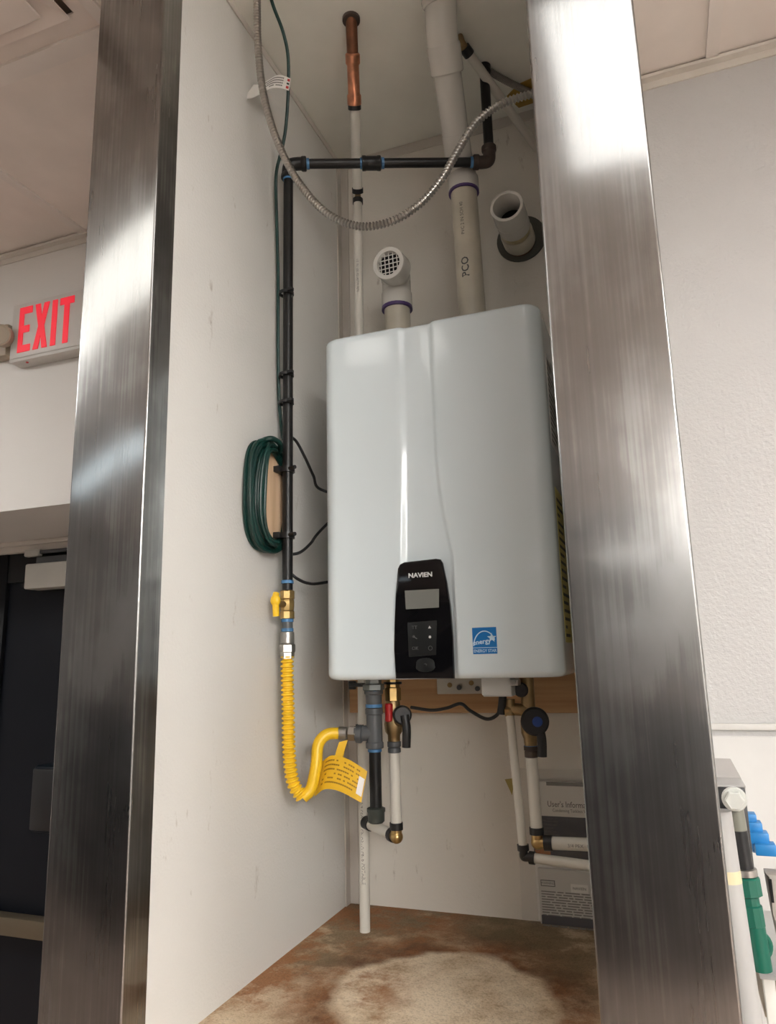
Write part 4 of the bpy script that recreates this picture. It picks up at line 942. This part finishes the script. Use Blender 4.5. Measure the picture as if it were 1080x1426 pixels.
tpt = smooth_path([V((-0.6313, 1.1830, 2.8676)), V((-0.6481, 1.1780, 2.8761)), V((-0.6636, 1.1720, 2.8764)), V((-0.6802, 1.1680, 2.8681)), V((-0.7014, 1.1660, 2.8613)), V((-0.7206, 1.1660, 2.8659))], 5)
def th(i):
    k = i / (len(tpt) - 1); return V((0.010 * k, 0.004, 0.0175))
obj('card', B().strip(tpt, th, 0.001), PAPER, tagm)
pb = B()
for k in range(4, 17):
    for row in range(4):
        if random.random() < 0.15: continue
        h0 = th(k); f0 = 0.6 - 0.4 * row; a = tpt[k] + h0 * f0 + V((0, -0.0011, 0)); c_ = tpt[k + 1] + th(k + 1) * f0 + V((0, -0.0011, 0))
        pb.strip([a, a.lerp(c_, 0.8)], lambda i, h0=h0: h0 * 0.09, 0.0003)
o = obj('print', pb, INKG, tagm); o['kind'] = 'stuff'
for f0, mm in ((0.6, REDP), (0.0, GRN), (-0.62, REDP)):
    a = tpt[0] + th(0) * f0 + V((0, -0.0011, 0)); a2 = tpt[2] + th(2) * f0 + V((0, -0.0011, 0))
    obj('mark', B().strip([a.lerp(a2, 0.15), a.lerp(a2, 0.9)], lambda i: th(0) * (0.2 if mm is REDP else 0.13), 0.0003), mm, tagm)
# coil round the block
coil = thing('cable_coil', (XL + 0.01, 1.225, 1.885), 'dark green coiled cord hanging around the pine block', 'cord')
for k in range(18):
    a = 0.049 + 0.0055 * (k % 6) + random.uniform(-0.002, 0.002); h = 0.093 + 0.0032 * (k % 6) + random.uniform(-0.004, 0.004)
    cyy = 1.241 + random.uniform(-0.004, 0.004); xo = XL + 0.005 + 0.0062 * (k // 6 + (2 if k % 6 < 2 else 0)) + random.uniform(0, 0.002)
    pts = []
    for j in range(33):
        u = 2 * math.pi * j / 32
        sx_ = math.copysign(abs(math.cos(u)) ** 0.75, math.cos(u)); sz_ = math.copysign(abs(math.sin(u)) ** 0.8, math.sin(u))
        kx = max(0.0, min(1.0, sx_ * 2.5))
        pts.append(((xo + 0.002 * math.sin(3 * u + k)) * (1 - kx) + (XL + 0.0155) * kx, cyy + sx_ * ((0.066 + 0.5 * (a - 0.049)) if sx_ > 0 else a), 2.000 + h * sz_))
    obj('loop', B().tube(pts, 0.0036, 8, 2), GRN, coil)
obj('wrap', B().tube([(XL + 0.006, 1.215, 2.106), (XL + 0.030, 1.222, 2.112), (XL + 0.034, 1.250, 2.108), (XL + 0.02, 1.275, 2.10)], 0.0055, 10), GRN, coil)
obj('wrap', B().tube([(XL + 0.030, 1.212, 2.10), (XL + 0.032, 1.20, 2.06), (XL + 0.028, 1.19, 2.0), (XL + 0.029, 1.19, 1.95)], 0.0036, 8), GRN, coil)
# short black leads that disappear behind the heater
for pts, lab in (([((-0.7000, 1.2942, 2.1404)), ((-0.7000, 1.3390, 2.1419)), ((-0.6885, 1.3600, 2.1093)), ((-0.6879, 1.4000, 2.0771)), ((-0.6881, 1.4400, 2.0532)), (-0.602, 1.47, 2.03)], 'black lead leaving the coil top and going down behind the heater'),
                 ([((-0.7060, 1.3038, 1.8921)), ((-0.6896, 1.3350, 1.8978)), ((-0.6806, 1.3700, 1.9213)), ((-0.6745, 1.4100, 1.9562)), (-0.602, 1.47, 2.05)], 'black lead curving up from the coil bottom to behind the heater'),
                 ([((-0.7060, 1.3285, 1.8566)), ((-0.6929, 1.3350, 1.8446)), ((-0.6876, 1.3700, 1.8385)), ((-0.6753, 1.4100, 1.8412)), (-0.602, 1.47, 1.86)], 'lowest black lead entering behind the heater above the valve')):
    tag(obj('black_cable', B().tube(pts, 0.0032, 8), BLKP), lab, 'cable', 'leads behind the heater')
# flexible steel conduit
fc = thing('flexible_conduit', (-0.4668, 1.1500, 2.4779), 'shiny flexible steel conduit sagging in a loop across the alcove', 'conduit')
def rib(i, s): return 0.0066 + 0.0012 * (1 if i % 4 in (0, 1) else -1)
obj('armor', B().tube([(-0.6692, 1.1100, 3.0672), (-0.6694, 1.1120, 2.9897), (-0.6687, 1.1150, 2.9227), (-0.6623, 1.1200, 2.8311), (-0.6462, 1.1250, 2.7466), (-0.6194, 1.1300, 2.6642), (-0.5851, 1.1400, 2.5914), (-0.5333, 1.1500, 2.5219), (-0.4708, 1.1600, 2.4848), (-0.4074, 1.1650, 2.4825), (-0.3530, 1.1700, 2.5074), (-0.3111, 1.1750, 2.5501), (-0.2798, 1.1800, 2.6019), (-0.2456, 1.1850, 2.6532), (-0.2043, 1.1900, 2.6824), (-0.1624, 1.2000, 2.6967), (-0.1238, 1.2100, 2.7014), (XR, 1.215, 2.69)], 0.0066, 12, 10, step=0.0017, rf=rib), ALU, fc)
dc = thing('dark_conduit', (-0.2103, 1.4500, 2.9450), 'dull ribbed conduit along the alcove ceiling behind the steel one', 'conduit')
obj('armor', B().tube([(-0.2650, 1.4671, 3.0180), (-0.2480, 1.4901, 3.0160), (-0.2167, 1.5300, 3.0150), (-0.1884, 1.5646, 3.0160), (-0.1510, 1.6010, 3.0150)], 0.0072, 12, 8, step=0.0024, rf=lambda i, s: 0.0072 + 0.0011 * (1 if i % 2 else -1)), DKALU, dc)
tag(obj('ochre_sticker', B().prism([(p[0], p[1]) for p in ((-0.2422, 1.5737, 3.0270), (-0.2070, 1.5461, 3.0270), (-0.1713, 1.5390, 3.0270), (-0.1671, 1.6196, 3.0270), (-0.2214, 1.6235, 3.0270))], (0, 0, CEIL - 0.0015), (1, 0, 0), (0, 1, 0), 0.0012), OCHRE), 'ochre yellow sticker on the alcove ceiling beside the conduit', 'sticker')
# slanting white tube up at the ceiling
q0, q1 = V((-0.2984, 1.3765, 3.0120)), V((-0.1853, 1.6440, 2.9147))
dt = thing('slanting_water_tube', q1, 'thin white tube slanting along the ceiling from behind the flue to the back wall', 'pipe')
qd = (q1 - q0).normalized()
obj('tube', B().cyl(q0 + qd * 0.006, q1, 0.0104, 16), PEX, dt)
obj('crimp_ring', B().cyl(q0, q0 + qd * 0.020, 0.0125, 16), BLKP, dt)
obj('elbow', B().tube([q0 + qd * 0.004, q0 - qd * 0.012, q0 - qd * 0.02 + V((0, 0, 0.012)), (q0.x - qd.x * 0.022, q0.y - qd.y * 0.022, CEIL)], 0.0095, 12), BRASSD, dt)

# ================================================================== MANUALS IN A CLEAR BAG
YM = 1.632
mb = thing('manual_booklet', (-0.24, YM, PLAT), 'white user manual with navy band standing in the clear bag', 'booklet')
zt_, zb2 = 1.68 - 0.262, PLAT + 0.006
obj('pages', B().box((-0.296, YM, zb2), (XR - 0.008, YM + 0.012, zt_), 0.0015, 1), PAPER, mb)
zz = lambda py: ((-0.2264, 1.6300, 1.2908))[2] - (py - 1180) * 0.00158
obj('navy_band', B().box((-0.296, YM - 0.0006, zz(1198)), (XR - 0.008, YM, zz(1143))), NAVY, mb)
obj('orange_corner', B().box((-0.294, YM - 0.0010, zz(1192)), (-0.262, YM - 0.0004, zz(1172))), ORANGE, mb)
text('lettering', "User's Information Manual", 0.0165, (-0.192, YM - 0.0002, zz(1128)), EX, EZ, INK, mb, sx=0.80, depth=0.0003)
text('lettering', 'Condensing Tankless Water Heater', 0.009, (-0.20, YM - 0.0002, zz(1135.5)), EX, EZ, INKG, mb, sx=0.8, depth=0.0003)
for k in range(5): text('lettering', ('Model range', 'Natural gas', 'Propane', 'Indoor use', 'Keep for use')[k], 0.0065, (-0.275, YM - 0.0008, zz(1149 + 4.2 * k)), EX, EZ, PRINTD, mb, 'LEFT', depth=0.0003)
obj('handle_slot', B().box((-0.262, YM - 0.0006, zz(1104.5)), (-0.17, YM, zz(1100)), 0.0002, 1), INKG, mb)
ib = thing('installation_booklet', (-0.24, YM - 0.015, PLAT), 'grey printed installation sheet standing low in front of the user manual', 'booklet')
zi = zz(1206)
pg = obj('pages', B().box((-0.289, YM - 0.013, PLAT + 0.005), (XR - 0.010, YM - 0.003, zi), 0.001, 1), GPAPER, ib)
obj('dark_footer', B().box((-0.286, YM - 0.0136, PLAT + 0.005), (XR - 0.010, YM - 0.013, PLAT + 0.022)), NAVY, ib)
obj('header_frame', B().box((-0.284, YM - 0.0135, zz(1227)), (-0.255, YM - 0.013, zz(1219.5))), INK, ib)
obj('header_plate', B().box((-0.2825, YM - 0.0139, zz(1226)), (-0.2565, YM - 0.0134, zz(1220.5))), GPAPER, ib)
text('lettering', 'WARNING', 0.0066, (-0.2695, YM - 0.0139, zz(1223.2)), EX, EZ, INK, ib, sx=0.85, depth=0.0003)
obj('header_plate', B().box((-0.224, YM - 0.0136, zz(1232)), (-0.19, YM - 0.013, zz(1222))), PAPER, ib)
text('lettering', 'NAVIEN', 0.0075, (-0.207, YM - 0.0137, zz(1227)), EX, EZ, INK, ib, depth=0.0003)
pb = B()
for k in range(17):
    z0 = zz(1234 + 3.1 * k); x = -0.284
    while x < XR - 0.03:
        w = random.uniform(0.008, 0.03); pb.box((x, YM - 0.0133, z0), (min(x + w, XR - 0.014), YM - 0.013, z0 + 0.0022)); x += w + 0.003
o = obj('print', pb, INKG, ib); o['kind'] = 'stuff'
# the bag: a thin crumpled pillow in front of and behind the booklets
bg = B(); nx, nz = 22, 30
xs0, xs1, zs0, zs1 = -0.331, XR - 0.004, PLAT + 0.0015, zz(1084)
front = []
for j in range(nz + 1):
    r_ = []
    for i in range(nx + 1):
        u, w = i / nx, j / nz
        x = xs0 + (xs1 - xs0) * u - 0.012 * w * (1 - u) * 0 + 0.003 * math.sin(5 * w) * (1 - u); z = zs0 + (zs1 - zs0) * w
        bul = 0.020 * min(1, 6 * u) * min(1, 5 * (1 - u)) * min(1, 3.2 * (1 - w) + 0.2)
        y = YM + 0.010 - 0.008 - bul + 0.0018 * math.sin(23 * u + 9 * w) * math.sin(17 * w + 3 * u) + 0.001 * math.sin(61 * w + 11 * u)
        r_.append(bg.bm.verts.new((x, min(y, YM + 0.008), z)))
    front.append(r_)
for a, c in zip(front, front[1:]):
    for k in range(nx): bg.bm.faces.new((a[k], a[k + 1], c[k + 1], c[k]))
bk = [[bg.bm.verts.new((v.co.x, YM + 0.0132, v.co.z)) for v in row] for row in (front[0], front[-1])]
bg.bm.faces.new([bk[0][0], bk[0][-1], bk[1][-1], bk[1][0]])
tag(obj('clear_plastic_bag', bg, FILM, deg=180), 'clear plastic bag of manuals leaning on the back wall beside the right column', 'bag')
yt = [(-0.3523, 1.6400, 1.4171), (-0.3303, 1.6400, 1.4207), (-0.3386, 1.6400, 1.3854), (-0.3427, 1.6400, 1.3954)]
tag(obj('yellow_tape_scrap', B().prism([(p[0], p[2]) for p in yt][::-1], (0, YB - 0.0042, 0), EX, EZ, 0.0012), mat('faded_yellow_tape', (0.42, 0.34, 0.10), 0.5)), 'small faded yellow tape scrap on the back wall left of the bag', 'tape')

# ================================================================== EQUIPMENT RIGHT OF THE COLUMN
wp = thing('white_post', (0.0559, 1.0200, 1.2637), 'white plastic post leaning beside the right column at lower right', 'post')
a0, a1 = V((0.0422, 1.0200, 1.5254)), V((0.0527, 1.0200, 1.2485))
ad = (a1 - a0).normalized(); a2 = a1 + ad * ((a1.z - 0.0) / -ad.z)
obj('tube', B().cyl(a0.lerp(a1, 0.13), a2, 0.0125, 20), mat('grey_white_plastic', (0.38, 0.375, 0.365), 0.45), wp)
obj('tape_band', B().cyl(a0.lerp(a1, 0.37), a0.lerp(a1, 0.42), 0.0127, 20), mat('aged_tape', (0.60, 0.52, 0.33), 0.5), wp)
YQ = 1.18
c_ = V((0.0646, 1.1000, 1.4899)); 
def vline(px, py, Y=YQ): return None
hs = thing('valve_housing', (c_.x, 1.2, 0.0), 'black upright housing with a white hex plug behind the white post', 'housing')
h0 = V((0.0497, 1.1400, 1.4971)); h1 = V((0.0827, 1.1400, 1.4982))
obj('back_shell', B().box((XR + 0.1366, 1.14, 1.31), (h1.x, 1.20, h1.z), 0.003), BLKP, hs)
obj('steel_cap', B().prism([(-0.022, 0), (h1.x - h0.x + 0.001, 0), (h1.x - h0.x - 0.009, 0.034), (-0.022, 0.034)], (h0.x, 1.205, h1.z), EX, (0, 0.7, 0.7), 0.002).box((h0.x - 0.022, 1.138, h1.z - 0.001), (h1.x + 0.001, 1.206, h1.z + 0.002), 0.0008, 1), GALV, hs)
vdir = V((0, 0, -1))
pp = [V((0.0663, 1.1200, 1.4828)), V((0.0708, 1.1200, 1.3982))]
pv = (pp[1] - pp[0]).normalized()
obj('sleeve', B().cyl(pp[0], pp[0].lerp(pp[1], 0.42), 0.0100, 20), mat('olive_grey_plastic', (0.20, 0.20, 0.165), 0.4), hs)
obj('barrel', B().cyl(pp[0].lerp(pp[1], 0.42), pp[1], 0.0100, 20), BLKP, hs)
hd_ = V((-0.05, -1, -0.05)).normalized(); hc_ = V((0.0590, 0.9920, 1.5086))
obj('hex_plug', B().lathe(hc_ - hd_ * 0.002, hd_, [(0.0, 0.0105), (0.001, 0.0125), (0.003, 0.0138), (0.006, 0.0138), (0.008, 0.0125)], 24).lathe(hc_ + hd_ * 0.005, hd_, [(0, 0.0110), (0.008, 0.0108), (0.0095, 0.0095)], 6), mat('white_hex_plastic', (0.52, 0.53, 0.50), 0.35), hs)
obj('stem', B().cyl(hc_, pp[0] + V((0, 0, -0.006)), 0.0075, 14), BLKP, hs)
obj('collar', B().lathe(pp[1] - pv * 0.003, pv, [(0, 0.011), (0.001, 0.0135), (0.009, 0.0135), (0.010, 0.011)], 20), NICK, hs)
gf = thing('green_fitting', (pp[1].x, 1.12, 1.2), 'bright green stacked pipe fitting below the black barrel', 'pipe fitting')
g0_ = pp[1] + pv * 0.007
obj('upper_nut', B().lathe(g0_, pv, [(0, 0.013), (0.002, 0.0155), (0.022, 0.0155), (0.024, 0.012)], 10), GRNF, gf)
obj('middle_nut', B().lathe(g0_ + pv * 0.024, pv, [(0, 0.0105), (0.010, 0.0105), (0.011, 0.0128), (0.034, 0.0128), (0.036, 0.010)], 10), GRNF, gf)
obj('elbow_body', B().cyl(g0_ + pv * 0.058, g0_ + pv * 0.11, 0.012, 16).ring(V((0.0759, 1.1200, 1.3084)), (0.5, -1, 0), 0.015, 0.004), GRNF, gf)
bl = thing('blue_grip', (0.1079, 1.3000, 1.4072), 'bright blue stepped plastic grip right of the black housing', 'grip')
bq = [((0.0995, 1.3000, 1.4293)), ((0.1043, 1.2900, 1.4193)), ((0.1096, 1.2800, 1.4075)), ((0.1156, 1.2700, 1.3942))]
for k, q in enumerate(bq):
    q = V(q); obj('step', B().box((q.x - 0.020, q.y - 0.012, q.z - 0.010), (q.x + 0.005 + 0.001 * k, q.y + 0.014, q.z + 0.006), 0.0015), BLUE, bl)
obj('backing', B().tube([V(bq[0]) + V((-0.013, 0.01, 0.006)), V(bq[3]) + V((-0.015, 0.01, -0.008))], 0.008, 10), BLUE, bl)
gp0 = V((0.0994, 1.2000, 1.3788)); gp1 = V((0.0974, 1.2000, 1.2995))
gcv = thing('weathered_cover', (gp1.x + 0.03, 1.2, gp1.z - 0.06), 'weathered grey cover with dark base at the right edge of the photo', 'cover')
obj('shell', B().prism([(0, 0), (0.05, 0), (0.05, -0.092), (0.007, -0.092), (0.003, -0.05)], (gp0.x, 1.215, gp0.z), EX, EZ, 0.03, 0.004), GREYC, gcv)
obj('dark_base', B().prism([(0.006, -0.088), (0.052, -0.088), (0.052, -0.135), (0.02, -0.135), (0.008, -0.115)], (gp0.x, 1.217, gp0.z), EX, EZ, 0.034, 0.003), BLKP, gcv)
obj('slot', B().box((gp0.x + 0.003, 1.182, gp0.z - 0.035), (gp0.x + 0.006, 1.187, gp0.z - 0.006)), DARK, gcv)
sf = V((0.0787, 1.1600, 1.2659))
sh = thing('steel_shelf', (sf.x + 0.08, 1.2, sf.z), 'small steel shelf edge at the lower right corner', 'shelf')
obj('top_plate', B().box((sf.x - 0.004, 1.14, sf.z - 0.003), (sf.x + 0.20, 1.40, sf.z + 0.004), 0.001), GALV, sh)
obj('leg', B().box((sf.x, 1.15, 0.0), (sf.x + 0.014, 1.17, sf.z - 0.003), 0.002), PVC, sh)
obj('lower_shelf', B().box((sf.x - 0.002, 1.16, sf.z - 0.055), (sf.x + 0.20, 1.40, sf.z - 0.048), 0.001), BEIGE, sh)
obj('leg', B().box((sf.x + 0.18, 1.38, 0.0), (sf.x + 0.195, 1.40, sf.z - 0.003), 0.002), PVC, sh)
